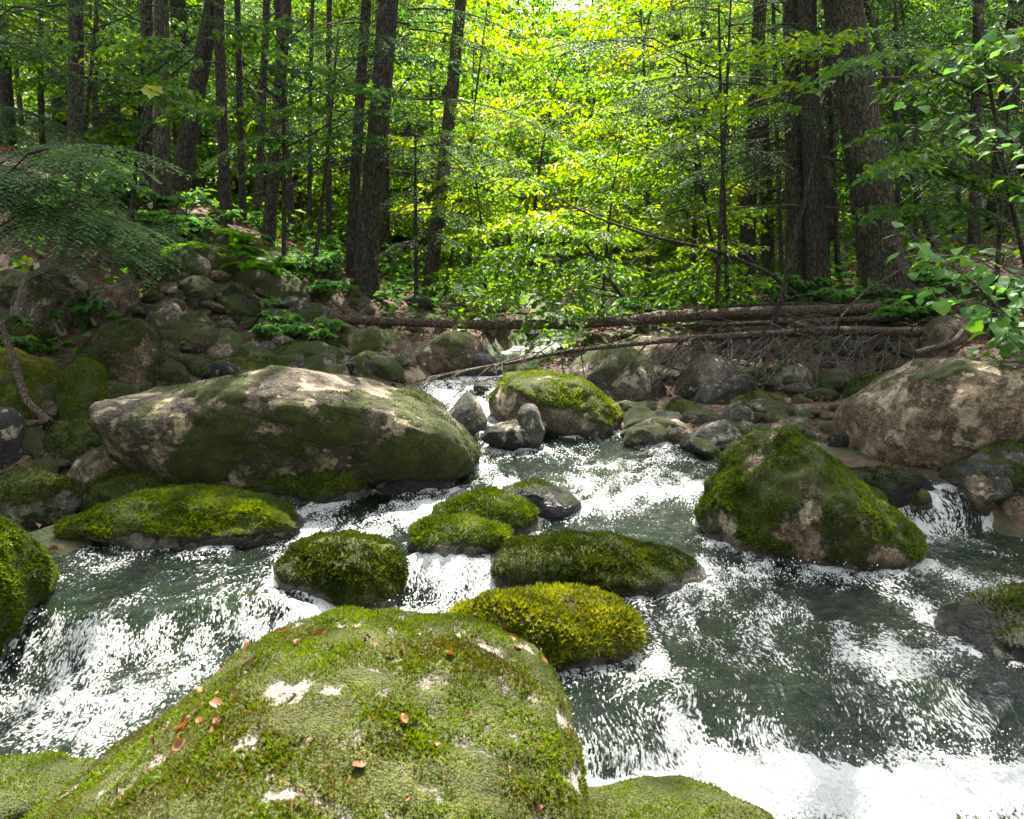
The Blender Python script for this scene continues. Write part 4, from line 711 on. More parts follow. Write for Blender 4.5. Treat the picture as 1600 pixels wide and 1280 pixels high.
# the wood that closes the valley: one mass of leaves on the far slopes
r = rs(9); N = 60000; x = r.uniform(-55, 55, N); y = r.uniform(48, 100, N); zz = ground(x, y); cl = n2(x, y, .16, o=2, z=3); hgt = (7 + 8 * np.clip(cl + .4, 0, 1)) * r.rand(N) ** .7
mb = MB(); leaves(mb, np.stack([x, y, zz + hgt], 1), r.normal(size=(N, 3)) * (1, 1, .4), np.array([0, 0, 1.]) + .5 * r.normal(size=(N, 3)), .55 * r.uniform(.6, 1.3, N), .42, np.clip(.5 + .5 * cl + .2 * r.normal(size=N), 0, 1))
tag(obj('distant_woodland', mb.mesh('distant_woodland', M['leaf'], False)), 'distant wood closing the valley', 'woodland', kind='stuff')

for k, (px_, Yd, side) in enumerate([(40, 16, 0), (310, 17, 0), (470, 24, 0), (600, 17.5, 0), (640, 24, 0), (200, 20, 0), (1160, 16, 1), (1270, 15.5, 1), (1090, 23, 1), (1400, 21, 1), (1540, 17.5, 1), (1250, 26, 1)]):
    x = (px_ - 800) / F * Yd; e = obj('hemlock_tree', None, None, (x, Yd, float(ground(x, Yd)) - .1), (0, 0, k * 1.7), .9 + .1 * (k % 4))
    tag(e, 'dark feathery hemlock ' + treeplace(x, Yd), 'tree', ('dark hemlocks on the left slope', 'dark hemlocks on the right slope')[side])
    obj('trunk', FART[k % 3], e); obj('limbs', HEM[k % 3][0], e); obj('crown', HEM[k % 3][1], e)

# the wood goes on downstream, behind the camera, and to both sides
r = rs(88)
for i, (x, y) in enumerate([(-6, -2), (6.5, -3), (-3.5, -7), (4, -8), (0, -13), (-8, -8), (9, -9), (10, 4.5), (-11, -3), (12, -2), (-5, -14), (7, -15), (12, 10)]):
    e = obj('downstream_tree', None, None, (x, y, float(ground(x, y)) - .1), (0, 0, i * 1.1), r.uniform(.95, 1.2)); tag(e, 'tall tree of the wood downstream, outside the view', 'tree', 'trees outside the view')
    obj('trunk', FART[i % 3], e); obj('limbs', CROWN[i % 3][0], e); obj('crown', CROWN[i % 3][1], e)
for i, (x, y) in enumerate([(-5, -4), (5.5, -5), (-7.5, 1), (7.5, .5), (-6.5, -9), (7, -11), (-9, -5), (10, -5), (-2, -16), (3, -17), (8.5, 5), (-11, 0), (11.5, 1)]):
    plant('sapling', SAP[i % 4], x, y, i * 1.9, r.uniform(.9, 1.3), 'leafy sapling of the wood downstream, outside the view', 'sapling', 'saplings outside the view')
for i, (x, y) in enumerate([(-4, 30), (5.5, 31), (-7, 34), (8.5, 35), (-5.5, 42), (7, 44), (-9, 27), (10, 28)]):
    e = obj('upstream_tree', None, None, (x, y, float(ground(x, y)) - .1), (0, 0, i * 1.3), r.uniform(1.3, 1.55)); tag(e, 'tall full-crowned tree ' + treeplace(x, y), 'tree', 'full-crowned trees upstream')
    obj('trunk', FART[i % 3], e); obj('limbs', CROWN[i % 3][0], e); obj('crown', CROWN[i % 3][1], e)
# ------------------------------------------------------------------ fallen logs and dead wood
def pxline(pts): return np.array([at(*q) for q in pts])
def smooth_line(P, n):
    P = np.asarray(P, float); t = np.r_[0, np.cumsum(np.linalg.norm(np.diff(P, axis=0), axis=1))]; t /= t[-1]; q = np.linspace(0, 1, n)
    o = np.stack([np.interp(q, t, P[:, i]) for i in range(3)], 1)
    for _ in range(3): o[1:-1] = .5 * o[1:-1] + .25 * (o[:-2] + o[2:])
    return o
def twig_mesh(r, p0, d, L, rad, droop=.3, nsub=5):
    m = MB(); q = np.linspace(0, 1, 9); d = unit(d); side = unit(np.cross(d, (0, 0, 1)))
    pp = p0 + d * (q * L)[:, None] - np.array([0, 0, 1]) * (droop * q * q * L)[:, None] + np.cumsum(r.normal(size=(9, 3)), 0) * .012 * L; pp[0] = p0
    tube(m, pp, np.linspace(rad, rad * .25, 9), 5)
    for _ in range(nsub):
        i = r.randint(2, 8); dd = unit(d + side * r.choice((-1, 1)) * r.uniform(.4, 1.) + np.array([0, 0, r.normal() * .3 - .1])); l = L * r.uniform(.2, .45)
        s = pp[i] + dd * (np.linspace(0, 1, 6) * l)[:, None] - np.array([0, 0, 1]) * (np.linspace(0, 1, 6) ** 2 * l * .25)[:, None] + np.cumsum(r.normal(size=(6, 3)), 0) * .012 * l; s[0] = pp[i]
        tube(m, s, np.linspace(rad * .5, rad * .15, 6), 4)
    return m
def log(name, label, pts, rad, mat='deadwood', branches=(), sd=1, n=60, sides=16):
    L = smooth_line(pxline(pts), n); base = L[0].copy(); mb = MB(); rr = np.interp(np.linspace(0, 1, n), np.linspace(0, 1, len(rad)), rad)
    tube(mb, L - base, rr, sides, wob=.1, seed=sd); e = obj(name, None, None, base); tag(e, label, 'log'); obj('stem', mb.mesh('stem', M[mat]), e); r = rs(sd)
    for (t, d, l, w) in branches:
        p0 = np.array([np.interp(t, np.linspace(0, 1, n), L[:, i]) for i in range(3)]) - base
        obj('branch', twig_mesh(r, p0, np.array(d, float), l, w, r.uniform(.1, .5), 4 + r.randint(4)).mesh('branch', M['twig']), e)
    return e
r = rs(77)
log('fallen_log', 'long straight fallen trunk bridging the stream from bank to bank', [(440, 496, 10.7), (600, 502, 10.8), (750, 508, 10.9), (900, 507, 11), (1050, 496, 11), (1150, 489, 11), (1300, 485, 11.1), (1470, 480, 11.3)], (.05, .056, .062, .07, .074), sd=2,
    branches=[(.12, (.3, -1, -.8), .5, .012), (.3, (-.5, -1, -.9), .6, .012), (.22, (.5, -1, -1.1), .55, .01), (.5, (.3, -1, .3), .5, .01), (.62, (-.4, -1, .5), .6, .01), (.8, (.4, -1, -.5), .6, .012), (.9, (-.2, -1, .6), .5, .01)])
bl = []
for k in range(95):
    t = r.uniform(.03, .52) if k < 80 else r.uniform(.5, .95); bl.append((t, (r.normal() * .7 - .5, -abs(r.normal()) * .6 - .15, -abs(r.normal()) * .55 - .1 if r.rand() < .75 else .35), r.uniform(.6, 1.5) * (1 if t < .45 else .5), r.uniform(.006, .013)))
log('broken_log', 'broken dead hemlock top under the long trunk, bristling with hanging bare branches', [(1452, 520, 10.2), (1300, 517, 9.9), (1150, 525, 9.5), (1050, 531, 9.0), (960, 541, 8.8), (880, 549, 8.7), (800, 567, 8.6), (700, 583, 8.5), (628, 602, 8.4)], (.06, .056, .05, .042, .034, .025, .02, .014, .006), branches=bl, sd=3)
log('fallen_log', 'dark log lying against the right bank just behind the long trunk', [(1140, 480, 11.5), (1250, 478, 11.5), (1380, 483, 11.4), (1520, 492, 11.2)], (.05, .06, .065, .06), 'bark', sd=4, branches=[(.4, (-.6, -1, -.5), .7, .01), (.7, (-.3, -1, -.7), .8, .011)])
log('thin_log', 'thin pole lying between the long trunk and the broken hemlock top', [(1110, 508, 10.7), (1250, 503, 10.7), (1400, 497, 10.9), (1510, 485, 11.1)], (.022, .035, .04, .04), 'bark', sd=5, branches=[(.3, (-.8, -.6, -.5), .9, .01), (.5, (-.8, -.8, .2), .8, .01), (.75, (-.3, -1, -.8), .7, .01)])
log('dead_branch', 'pale crooked branch leaning on the right bank by the end of the logs', [(1430, 552, 9.6), (1490, 535, 9.7), (1515, 505, 9.9), (1540, 470, 10.1)], (.035, .034, .03, .02), 'twig', sd=6, sides=8, branches=[(.5, (.6, -.5, .3), .4, .01)])
log('dead_branch', 'bare bough arching out over the stream from the fused dark pair', [(1246, 462, 11.6), (1200, 425, 11.4), (1120, 392, 11.2), (1020, 370, 11), (930, 340, 10.9), (840, 295, 10.8)], (.03, .026, .022, .018, .012, .005), 'bark', sd=7, sides=8, branches=[(.35, (-.8, .1, .5), .9, .01), (.55, (-.9, -.1, -.5), .8, .008), (.7, (-.9, 0, -.6), .6, .007), (.2, (-.7, 0, .8), .8, .009)])
log('dead_branch', 'slim bare bough rising over the logs in front of the fused pair', [(1290, 545, 10.2), (1310, 500, 10.2), (1350, 455, 10.3), (1412, 418, 10.4)], (.014, .013, .011, .005), 'twig', sd=8, sides=6, branches=[(.5, (.6, 0, .6), .4, .006)])
log('broken_stick', 'broken brown stick standing against the vivid green mossy rock', [(78, 662, 6.9), (40, 625, 7.0), (20, 560, 7.15), (2, 505, 7.3)], (.034, .032, .03, .026), sd=9, sides=9)
log('broken_stick', 'short brown stick lying among the rocks at the water edge', [(-30, 690, 6.7), (30, 668, 6.75), (80, 655, 6.9)], (.02, .022, .02), 'deadwood', sd=10, sides=8)
# ------------------------------------------------------------------ shrubs with single large leaves
def leaf_shape(L, Wd, n=5, cup=.15):
    t = np.linspace(0, 1, n + 2); wv = Wd * .5 * np.sin(math.pi * t ** .9) ** .75; z = -.22 * L * t * t
    mid = np.stack([t * L, 0 * t, z], 1); l = mid + np.stack([0 * t, wv, cup * wv], 1); rr_ = mid + np.stack([0 * t, -wv, cup * wv], 1)
    v = np.concatenate([mid, l[1:-1], rr_[1:-1]]); N = n + 2; f = []
    for k in range(N - 1):
        for s, o in ((1, N - 1), (0, N + n - 1)):
            a, b, c, d = k, k + 1, o + k + 1, o + k
            if k == 0: q = [(a, b, c)]
            elif k == N - 2: q = [(a, b, d)]
            else: q = [(a, b, c), (a, c, d)]
            f += [x if s else x[::-1] for x in q]
    return v, np.array(f)
BIGLEAF = []
for k in range(5):
    v, f = leaf_shape(1, .62 + .05 * k, 5, .1 + .06 * k); v[:, 2] += .03 * np.sin(v[:, 0] * 9 + k); BIGLEAF.append(make_mesh('leaf', v, f, M['leafbig'], True, {'tint': np.full(len(v), .15 + .2 * k)}))
def euler_from(d, nrm):
    from mathutils import Matrix
    d = unit(d); nrm = unit(nrm - (nrm @ d) * d); s = np.cross(nrm, d)
    return Matrix(((d[0], s[0], nrm[0]), (d[1], s[1], nrm[1]), (d[2], s[2], nrm[2]))).to_euler()
def leaf_shrub(label, stems, per, lsize, sd, name='broadleaf_shrub', tailstart=.3, r0=.012):
    r = rs(sd); base = np.asarray(stems[0][0], float); e = obj(name, None, None, base); tag(e, label, 'shrub')
    for st in stems:
        P = smooth_line(st, 18) - base; m = MB(); tube(m, P, np.linspace(r0, .0025, 18), 6); obj('stem', m.mesh('stem', M['twig']), e)
        for k in range(per):
            t = tailstart + (1 - tailstart) * (k + r.rand() * .6) / per; p = np.array([np.interp(t, np.linspace(0, 1, 18), P[:, i]) for i in range(3)])
            tg = unit(np.array([np.interp(min(t + .05, 1), np.linspace(0, 1, 18), P[:, i]) for i in range(3)]) - p + 1e-4)
            a = math.atan2(tg[1], tg[0]) + (1 if k % 2 else -1) * r.uniform(.5, 1.5); d = np.array([math.cos(a), math.sin(a), r.uniform(-.55, .15)])
            off = d * r.uniform(.01, .1) + np.array([0, 0, r.normal() * .03]); s = lsize * r.uniform(.6, 1.2)
            n = np.array([0, 0, 1.]) + r.normal(size=3) * .35 + np.array([0, -.35, 0])
            obj('leaf', BIGLEAF[r.randint(5)], e, p + off, euler_from(d, n), s)
            q = MB(); tube(q, np.stack([p, p + off * .5, p + off]), (.003, .0025, .002), 4); obj('leaf_stalk', q.mesh('leaf_stalk', M['twig']), e)
    return e
def stem(*q): return pxline(q)
B0 = (1640, 640, 6.6)
leaf_shrub('broad-leaved shrub with large fresh leaves hanging in front of the broad leaning trunk', [stem(B0, (1600, 520, 6.5), (1520, 440, 6.4), (1400, 345, 6.2)), stem(B0, (1600, 480, 6.5), (1540, 400, 6.4), (1420, 400, 6.3)), stem(B0, (1610, 540, 6.4), (1560, 480, 6.2), (1430, 450, 6.1)), stem(B0, (1620, 560, 6.4), (1590, 520, 6.2), (1540, 500, 6.0)), stem(B0, (1640, 520, 6.3), (1600, 430, 6.1), (1500, 395, 6.0))], 24, .125, 1)
leaf_shrub('tall thin-stemmed shrub with pointed pale leaves beside the broad leaning trunk', [stem((1690, 640, 7.2), (1650, 400, 7.1), (1560, 200, 7.0), (1360, 140, 6.8)), stem((1690, 640, 7.2), (1660, 360, 7.1), (1600, 130, 7.0), (1420, 80, 6.8)), stem((1690, 640, 7.2), (1660, 330, 7.1), (1580, 190, 7.0), (1420, 190, 6.8)), stem((1690, 640, 7.2), (1680, 300, 7.0), (1640, 80, 6.9), (1500, 30, 6.7))], 26, .12, 2, 'tall_shrub', .4)
leaf_shrub('low shrub with bluish green leaves at the foot of the right bank', [stem((1640, 700, 6.9), (1600, 600, 6.8), (1560, 560, 6.7), (1510, 545, 6.6)), stem((1640, 700, 6.9), (1620, 590, 6.8), (1590, 540, 6.7), (1560, 510, 6.6)), stem((1640, 700, 6.9), (1625, 620, 6.8), (1590, 600, 6.7), (1540, 590, 6.6))], 10, .11, 3, 'low_shrub')
# ------------------------------------------------------------------ boughs reaching in from trees at the sides
def bough(name, label, base, runs, sd, mat='leafbright', leafL=.1, cat='branch', kind='leaf', ntw=11, gap=.06):
    r = rs(sd); lb, wb = MB(), MB(); base = np.asarray(base, float)
    ST = np.array([at(*q[0]) for q in runs]) - base; zt = ST[:, 2].max() + .2; mx_, my_ = ST[:, 0].mean(), ST[:, 1].mean()
    trunk_pt = lambda z: np.array([mx_ * (max(z, 0) / zt) ** .8, my_ * (max(z, 0) / zt) ** .8, z])
    tube(wb, np.array([trunk_pt(z) for z in np.linspace(-.1, zt, 12)]), np.linspace(.035, .012, 12), 7, wob=.1, seed=sd)
    for (a, b, dr) in runs:
        A, Bq = at(*a) - base, at(*b) - base; d = Bq - A; L = math.hypot(d[0], d[1]); az = math.atan2(d[1], d[0])
        if kind == 'leaf': add_spray(r, lb, wb, A, az, L, d[2] / L + dr, dr, ntw, leafL, gap, tl=.4, r0=.01)
        else: add_hemlock_bough(r, lb, wb, A, az, L, d[2] / L + dr, dr, leafL)
        tq = trunk_pt(max(A[2] - .35 * math.hypot(A[0] - mx_, A[1] - my_) - .1, .15)); tube(wb, smooth_line(np.stack([tq, tq * .5 + A * .5 + (0, 0, -.03), A]), 8), np.linspace(.012, .008, 8), 5)
    e = obj(name, None, None, base); tag(e, label, cat); obj('twigs', wb.mesh('twigs', M['bark']), e); obj('foliage', lb.mesh('foliage', M[mat], False), e); return e
def gbase(x, y): return np.array([x, y, float(ground(x, y))])
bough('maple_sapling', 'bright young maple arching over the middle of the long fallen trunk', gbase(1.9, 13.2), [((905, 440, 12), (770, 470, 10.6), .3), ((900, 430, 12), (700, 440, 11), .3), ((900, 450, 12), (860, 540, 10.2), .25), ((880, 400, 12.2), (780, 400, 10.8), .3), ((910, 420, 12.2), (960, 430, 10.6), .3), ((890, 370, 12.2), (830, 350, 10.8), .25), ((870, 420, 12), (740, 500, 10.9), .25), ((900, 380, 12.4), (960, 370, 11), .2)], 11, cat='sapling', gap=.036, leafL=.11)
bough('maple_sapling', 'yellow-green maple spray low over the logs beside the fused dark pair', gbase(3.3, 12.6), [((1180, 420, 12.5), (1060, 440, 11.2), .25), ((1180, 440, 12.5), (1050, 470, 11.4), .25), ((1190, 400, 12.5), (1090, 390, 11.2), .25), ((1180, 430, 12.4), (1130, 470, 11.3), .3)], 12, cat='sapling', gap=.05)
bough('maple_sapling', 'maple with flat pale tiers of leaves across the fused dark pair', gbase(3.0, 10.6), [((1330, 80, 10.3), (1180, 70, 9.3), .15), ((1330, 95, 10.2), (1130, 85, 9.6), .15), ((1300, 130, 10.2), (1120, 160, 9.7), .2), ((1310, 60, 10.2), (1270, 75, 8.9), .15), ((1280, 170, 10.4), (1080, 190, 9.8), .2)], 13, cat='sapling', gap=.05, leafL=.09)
bough('maple_bough', 'flat leafy maple tier reaching across the stout stream-side trunk', gbase(-2.6, 11.6), [((560, 90, 11.8), (700, 100, 10.8), .15), ((520, 70, 11.8), (420, 60, 10.8), .15), ((560, 180, 11.8), (650, 190, 10.9), .2), ((530, 150, 11.8), (440, 140, 11), .2), ((520, 215, 11.8), (610, 225, 11), .2), ((500, 230, 12), (420, 220, 11), .2)], 14, 'leaf', cat='sapling', gap=.05, leafL=.09)
bough('hemlock_sapling', 'small hemlock spreading dark feathery sprays beside the stout stream-side trunk', gbase(-1.35, 12.6), [((650, 330, 12.6), (740, 350, 11.5), .3), ((650, 300, 12.6), (610, 330, 11.3), .3), ((650, 360, 12.6), (730, 400, 11.6), .3), ((650, 270, 12.6), (760, 280, 11.6), .3), ((650, 380, 12.6), (600, 400, 11.6), .3), ((650, 240, 12.6), (590, 250, 11.6), .3), ((650, 220, 12.6), (720, 215, 11.8), .3)], 15, 'needle', .045, 'sapling', 'hem')
bough('hemlock_sapling', 'small hemlock with dark sprays in front of the fused dark pair', gbase(2.6, 11.4), [((1130, 60, 11), (1010, 90, 10.2), .2), ((1140, 40, 11), (1250, 50, 10.2), .2), ((1130, 130, 11), (1020, 160, 10.2), .25), ((1130, 20, 11), (1040, 20, 10.2), .2), ((1140, 100, 11), (1230, 120, 10.2), .25), ((1140, 200, 11.2), (1020, 240, 10.4), .25), ((1140, 260, 11.2), (1040, 300, 10.5), .25), ((1150, 230, 11.2), (1230, 260, 10.4), .25)], 16, 'needle', .045, 'sapling', 'hem')
bough('hemlock_sapling', 'feathery young hemlock behind the large-leaved shrub', gbase(5.2, 9.6), [((1560, 280, 9.4), (1370, 225, 8.7), .3), ((1560, 300, 9.4), (1400, 260, 8.6), .3), ((1560, 250, 9.4), (1440, 240, 8.4), .3), ((1570, 350, 9.3), (1450, 330, 8.4), .3), ((1570, 200, 9.4), (1460, 190, 8.5), .3), ((1570, 400, 9.3), (1480, 400, 8.4), .3), ((1570, 120, 9.4), (1480, 120, 8.6), .3)], 17, 'needle', .045, 'sapling', 'hem')
yr_ = []
q = rs(31)
for k in range(22):
    a, b = q.uniform(-120, 50), q.uniform(240, 375); yr_.append(((a, b, q.uniform(7.6, 9.2)), (a + q.uniform(110, 230), b + q.uniform(0, 80), q.uniform(7.0, 8.8)), q.uniform(.2, .5)))
bough('yew_shrub', 'straggling grey-green yew over the grey lichened boulder on the left bank', gbase(-5.6, 8.8), yr_, 18, 'needlegrey', .055, 'shrub', 'hem')
yr_ = []
for k in range(14):
    a, b = q.uniform(90, 230), q.uniform(330, 400); yr_.append(((a, b, q.uniform(9.3, 10.2)), (a + q.uniform(-70, 130), b + q.uniform(0, 60), q.uniform(8.8, 9.8)), q.uniform(.2, .5)))
bough('yew_shrub', 'low grey-green yew mat on the bank below the close pair of stems', gbase(-4.2, 10.1), yr_, 19, 'needlegrey', .055, 'shrub', 'hem')
yr_ = []
for k in range(12):
    a, b = q.uniform(-150, 30), q.uniform(-60, 260); yr_.append(((a, b, q.uniform(8.8, 9.8)), (a + q.uniform(110, 240) * q.choice((1, .6)), b + q.uniform(0, 70), q.uniform(8.0, 9.4)), q.uniform(.2, .5)))
bough('hemlock_sapling', 'young hemlock draping dark sprays above the grey-green yew', gbase(-6.6, 9.6), yr_, 20, 'needle', .045, 'sapling', 'hem')
# the single pale leaf hanging on a twig
def maple_leaf(s):
    pts = [(0, 0), (.16, .02), (.46, .0), (.48, .2), (.66, .42), (.46, .5), (.40, .68), (.22, .66), (0, 1.0)]
    out = pts + [(-x, y) for x, y in pts[-2:0:-1]]; v = [(0, .35, .03)] + [(x, y, -.05 * abs(x) - .08 * y * y) for x, y in out]; n = len(out)
    return np.array(v, float) * s, np.array([(0, 1 + k, 1 + (k + 1) % n) for k in range(n)])
lp = at(240, 134, 5.0); e = obj('hanging_twig', None, None, (-6.9, 6, 4.6)); tag(e, 'long bare twig carrying one pale yellow-green lobed leaf', 'twig')
m = MB(); b0 = np.array(e.location); tube(m, smooth_line(np.array([b0, at(-200, -20, 5.3), at(60, 85, 5.1), lp, at(320, 182, 4.9)]), 30) - b0, np.linspace(.008, .0015, 30), 5); obj('twig', m.mesh('twig', M['bark']), e)
v, f = maple_leaf(.1); from mathutils import Matrix
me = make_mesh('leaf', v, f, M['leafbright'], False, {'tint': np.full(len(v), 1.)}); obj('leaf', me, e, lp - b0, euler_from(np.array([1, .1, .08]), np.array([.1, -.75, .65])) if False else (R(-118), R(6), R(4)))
# ------------------------------------------------------------------ ferns, herbs, ground cover, litter
lb = MB(); rr = rs(3)
t = np.linspace(.08, 1, 26); z = .75 * t - .85 * t ** 2.2; P = np.stack([t * .62, 0 * t, z * .55], 1)
for sg in (-1, 1): leaves(lb, P, np.stack([.35 + 0 * t, sg + 0 * t, -.15 + 0 * t], 1), np.tile((-.2, 0, 1.), (26, 1)), .15 * np.sin(math.pi * (t * .86 + .1)) + .01, .028, np.clip(.55 + .12 * rr.normal(size=26), 0, 1), .05)
tube(lb, np.vstack([[0, 0, 0], P]), np.linspace(.004, .001, 27), 3, .3); FROND = lb.mesh('frond', M['fern'], False)
for k in range(26):
    px_, py_ = rr.uniform(275, 440), 0; py_ = 345 + (px_ - 275) * .33 + rr.uniform(-4, 28); Yd = 11.2 + rr.uniform(-.3, .5); x = (px_ - 800) / F * Yd
    e = obj('fern', None, None, (x, Yd, float(ground(x, Yd)) - .02), (0, 0, rr.uniform(0, 6.3)), rr.uniform(.55, .95)); tag(e, 'feathery green fern on the crest of the left bank', 'fern', 'ferns on the left bank')
    for j in range(10): obj('frond', FROND, e, (0, 0, 0), (rr.normal() * .1, rr.uniform(-.35, .25), j * .63 + rr.normal() * .15), rr.uniform(.75, 1.15))
def herb(seed, n, hgt):
    r = rs(seed); lb = MB()
    for k in range(n):
        a = r.uniform(0, 6.3); h = hgt * r.uniform(.5, 1); tip = np.array([math.cos(a), math.sin(a), 0]) * hgt * r.uniform(.2, .7) + (0, 0, h); tube(lb, np.stack([(0, 0, 0), tip * (.4, .4, .6), tip]), (.004, .003, .002), 3, .2)
        m = 5; an = a + np.linspace(-1.6, 1.6, m); leaves(lb, np.tile(tip, (m, 1)), np.stack([np.cos(an), np.sin(an), -.25 + 0 * an], 1), np.array([0, 0, 1.]) + .25 * r.normal(size=(m, 3)), hgt * .42 * r.uniform(.7, 1.2, m), hgt * .22, np.clip(.5 + .25 * r.normal(size=m), 0, 1))
    return lb.mesh('herb', M['leafbig'], False)
HERB = [herb(k, 16, .3) for k in range(3)]
def herbs(n, box, label, group, sd, s0=.6, s1=1.3):
    r = rs(sd)
    for k in range(n):
        P = hit(r.uniform(box[0], box[2]), r.uniform(box[1], box[3]))
        if edge_dist(P[0], P[1]) < .15 or P[1] > 30: continue
        tag(obj('herb', HERB[k % 3], None, (P[0], P[1], P[2] - .01), (0, 0, r.uniform(0, 6.3)), r.uniform(s0, s1)), label, 'plant', group)
herbs(12, (400, 490, 520, 545), 'fresh green herb among the rubble near the left end of the long trunk', 'herbs near the log end', 1, .5, .9)
herbs(34, (430, 400, 740, 480), 'leafy herb on the bank at the foot of the stout stream-side trunk', 'herbs under the stout trunk', 2)
herbs(30, (930, 455, 1220, 500), 'leafy herb behind the logs beside the upper stream', 'herbs behind the logs', 3)
herbs(24, (1250, 440, 1600, 520), 'leafy herb about the foot of the broad leaning trunk', 'herbs under the broad trunk', 4)
herbs(24, (60, 300, 420, 400), 'leafy herb between the trunks along the left crest', 'herbs on the left crest', 5)
r = rs(12); N = 70000; x = r.uniform(-24, 24, N); y = r.uniform(7.5, 50, N); dd = edge_dist(x, y); pt = n2(x, y, .45, o=3, z=1); ok = (dd > .3) & ((y > 11.5) | ((np.abs(x) > 3.9) & (dd > 2.8))) & (pt + .35 * sstep(9, 15, y) > -.15) & ((y > 14) | (pt > -.05)); x, y, pt = x[ok], y[ok], pt[ok]; n = len(x)
hz = (.06 + .7 * np.clip(pt + .35, .05, 1) * (.35 + .65 * sstep(12, 16, y))) * r.rand(n); mb = MB()
leaves(mb, np.stack([x, y, ground(x, y) + hz], 1), r.normal(size=(n, 3)) * (1, 1, .3), np.array([0, 0, 1.]) + .4 * r.normal(size=(n, 3)), .17 * r.uniform(.6, 1.3, n), .11, np.clip(.35 + .35 * pt + .2 * r.normal(size=n), 0, 1))
tag(obj('undergrowth', mb.mesh('undergrowth', M['leaf'], False)), 'low leafy undergrowth carpeting the forest floor', 'undergrowth', kind='stuff')
N = 17000; x = r.uniform(-9, 9, N); y = r.uniform(5, 17, N); dd = edge_dist(x, y); pt = n2(x, y, .8, o=2, z=7); ok = (dd > .1) & (pt + .4 * sstep(.2, 2, dd) > -.05); x, y = x[ok], y[ok]; n = len(x); mb = MB()
leaves(mb, np.stack([x, y, ground(x, y) + .012 + .02 * r.rand(n)], 1), r.normal(size=(n, 3)) * (1, 1, .2), np.array([0, 0, 1.]) + .45 * r.normal(size=(n, 3)), .075 * r.uniform(.6, 1.3, n), .045, np.clip(.4 + .3 * r.normal(size=n), 0, 1), .3)
tag(obj('leaf_litter', mb.mesh('leaf_litter', M['dead'], False)), 'dead brown leaves littering the banks', 'leaf litter', kind='stuff')
DEADL = []
for k in range(4):
    v, f = leaf_shape(1, .42 + .1 * k, 4, .35); v[:, 2] += .1 * np.sin(v[:, 0] * 5 + k); DEADL.append(make_mesh('leaf', v, f, M['dead'], True, {'tint': np.full(len(v), .2 + .25 * k)}))
nrmF, _ = vnormals(FRONT, ICO[6][1]); u, vv = project(FRONT); okF = np.where((nrmF[:, 2] > .45) & (u > 10) & (u < 900) & (vv > 985) & (vv < 1275) & (((np.array([0, 0, CAMZ]) - FRONT) * nrmF).sum(1) > 0))[0]
seedk = okF[r.randint(len(okF), size=9)]
for k in range(54):
    c = FRONT[seedk[k % 9]]; dq = np.linalg.norm(FRONT[okF] - c, axis=1); near = okF[np.argsort(dq)[:900]]; i = near[r.randint(len(near))] if k % 3 else okF[r.randint(len(okF))]
    a = r.uniform(0, 6.3); d = np.array([math.cos(a), math.sin(a), 0.]); d -= (d @ nrmF[i]) * nrmF[i]; sz = r.uniform(.018, .055)
    tag(obj('fallen_leaf', DEADL[k % 4], None, FRONT[i] + nrmF[i] * .014, euler_from(d, nrmF[i] + .45 * r.normal(size=3)), (sz, sz * r.uniform(.5, 1.3), sz * r.uniform(.8, 2.))), 'brown scrap of dead leaf lying on the huge mossy foreground boulder', 'leaf', 'leaf scraps on the foreground boulder')
k = okF[r.randint(len(okF), size=900)]; a = r.uniform(0, 6.3, 900); d = np.stack([np.cos(a), np.sin(a), 0 * a], 1); d -= (d * nrmF[k]).sum(1)[:, None] * nrmF[k]; mb = MB()
leaves(mb, FRONT[k] + nrmF[k] * .013, d, nrmF[k] + .2 * r.normal(size=(900, 3)), r.uniform(.012, .035, 900), .0035, np.clip(.5 + .3 * r.normal(size=900), 0, 1), .1)
tag(obj('needle_litter', mb.mesh('needle_litter', M['dead'], False)), 'dead brown needles strewn over the huge mossy foreground boulder', 'needles', kind='stuff')
# drops thrown up where the water falls
dv, df = ICO[2]; dv, df = dv[:42], ICO[2][1]
dm = NT('spray_drop'); M['drop'] = dm.done(dm.n('BsdfPrincipled', i_Base_Color=(.85, .87, .87), i_Roughness=.15)); mb = MB()
dv = unit(np.array([(1, 0, 0), (-1, 0, 0), (0, 1, 0), (0, -1, 0), (0, 0, 1), (0, 0, -1)], float)); df = np.array([(0, 2, 4), (2, 1, 4), (1, 3, 4), (3, 0, 4), (2, 0, 5), (1, 2, 5), (3, 1, 5), (0, 3, 5)])
for (cx, cy, sx, sy, nn_, hh) in [(1.9, 3.25, 1.6, .1, 800, .1), (-1.9, 4.05, .8, .1, 420, .09), (-.55, 4.7, .25, .1, 220, .08), (1.35, 5.0, .5, .1, 260, .08), (.9, 6.2, .5, .25, 200, .06), (-.55, 8.7, .3, .3, 120, .08)]:
    x = cx + sx * r.normal(size=nn_) * .8; y = cy + sy * r.normal(size=nn_); z = water_base(x, y) + .015 + hh * r.rand(nn_) ** 2.2; sz = .0022 + .0035 * r.rand(nn_) ** 2
    for q in range(nn_): mb.add(dv * sz[q] * (1, 1, r.uniform(.8, 1.8)) + (x[q], y[q], z[q]), df)
tag(obj('spray', mb.mesh('spray', M['drop'])), 'fine spray of drops above the little falls', 'spray', kind='stuff')
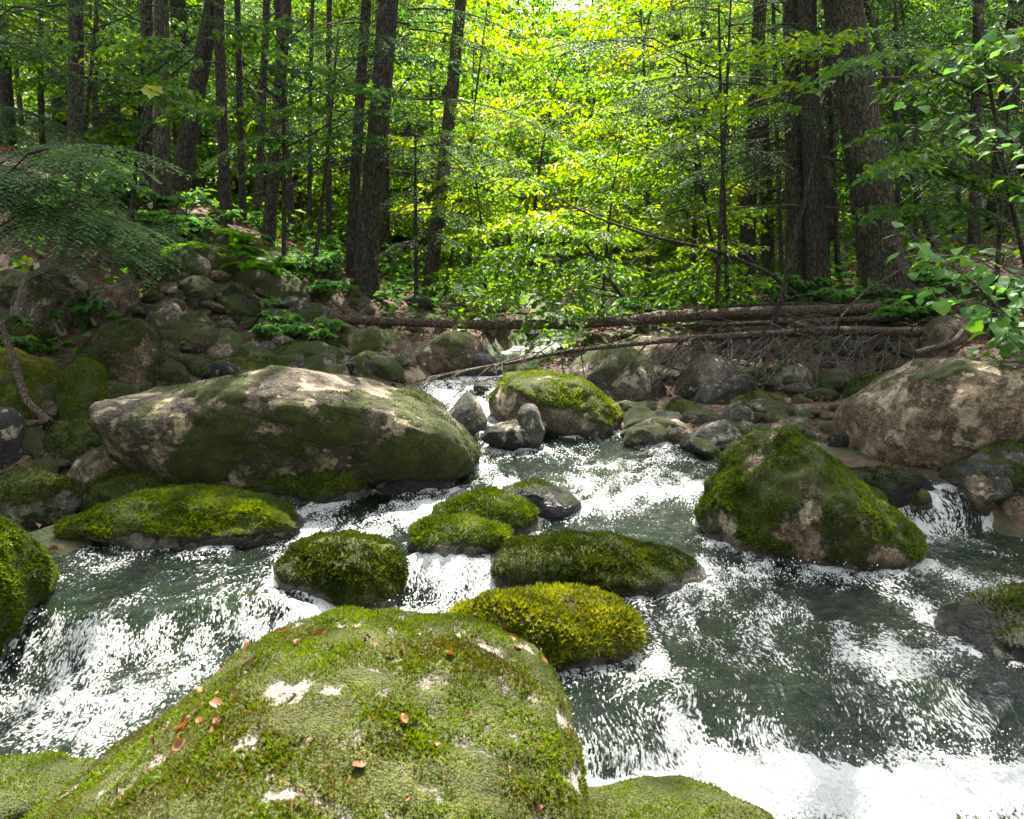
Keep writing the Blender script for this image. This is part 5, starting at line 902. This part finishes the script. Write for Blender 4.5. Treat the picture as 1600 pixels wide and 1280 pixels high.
for k in range(46):
    sd_ = 1 if k % 2 else -1; x = sd_ * r.uniform(4.4, 8.5); y = r.uniform(3, 9.5)
    tag(obj('herb', HERB[k % 3], None, (x, y, float(ground(x, y)) - .01), (0, 0, r.uniform(0, 6.3)), r.uniform(.7, 1.4)), 'leafy herb on the bank beyond the edge of the view', 'plant', 'herbs beyond the edges of the view')
# more leafy and needled tiers in front of the trunks
def tiers(n, box, Y0, Y1, L0, L1, base, label, sd, mat, kind, leafL, cat='sapling', name='maple_sapling', gap=.045):
    r = rs(sd); runs = []
    for k in range(n):
        a, b = r.uniform(box[0], box[2]), r.uniform(box[1], box[3]); Yq = r.uniform(Y0, Y1); runs.append(((a, b, Yq), (a + r.choice((-1, 1)) * r.uniform(L0, L1), b + r.uniform(-5, 35), Yq - r.uniform(.2, 1.)), r.uniform(.1, .3)))
    bough(name, label, base, runs, sd, mat, leafL, cat, kind, 11, gap)
tiers(12, (330, 20, 560, 260), 10.5, 11.6, 70, 150, gbase(-2.9, 11.4), 'understorey maple spreading flat tiers in front of the slender trunks of the left bank', 51, 'leaf', 'leaf', .1)
tiers(9, (150, 60, 330, 230), 9.8, 10.8, 70, 150, gbase(-4.6, 10.8), 'shaded maple half hiding the close pair of stems', 52, 'leaf', 'leaf', .1)
tiers(9, (60, 0, 240, 260), 9.6, 10.6, 70, 140, gbase(-5.2, 10.6), 'drooping hemlock whose sprays hang before the close pair of stems', 53, 'needle', 'hem', .05, name='hemlock_sapling')
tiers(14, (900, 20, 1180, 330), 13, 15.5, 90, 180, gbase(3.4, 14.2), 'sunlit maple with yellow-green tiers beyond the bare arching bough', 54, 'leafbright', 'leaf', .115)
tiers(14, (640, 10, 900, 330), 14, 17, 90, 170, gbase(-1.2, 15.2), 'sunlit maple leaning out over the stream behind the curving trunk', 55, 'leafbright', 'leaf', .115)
tiers(14, (1410, 20, 1600, 330), 8.4, 9.8, 80, 150, gbase(5.6, 9.3), 'leafy maple filling the gap beside the broad leaning trunk', 56, 'leaf', 'leaf', .105)
tiers(10, (1000, 0, 1230, 260), 10.6, 12, 80, 170, gbase(2.9, 11.9), 'hemlock with dark level sprays reaching out from the fused dark pair', 57, 'needle', 'hem', .05, name='hemlock_sapling')
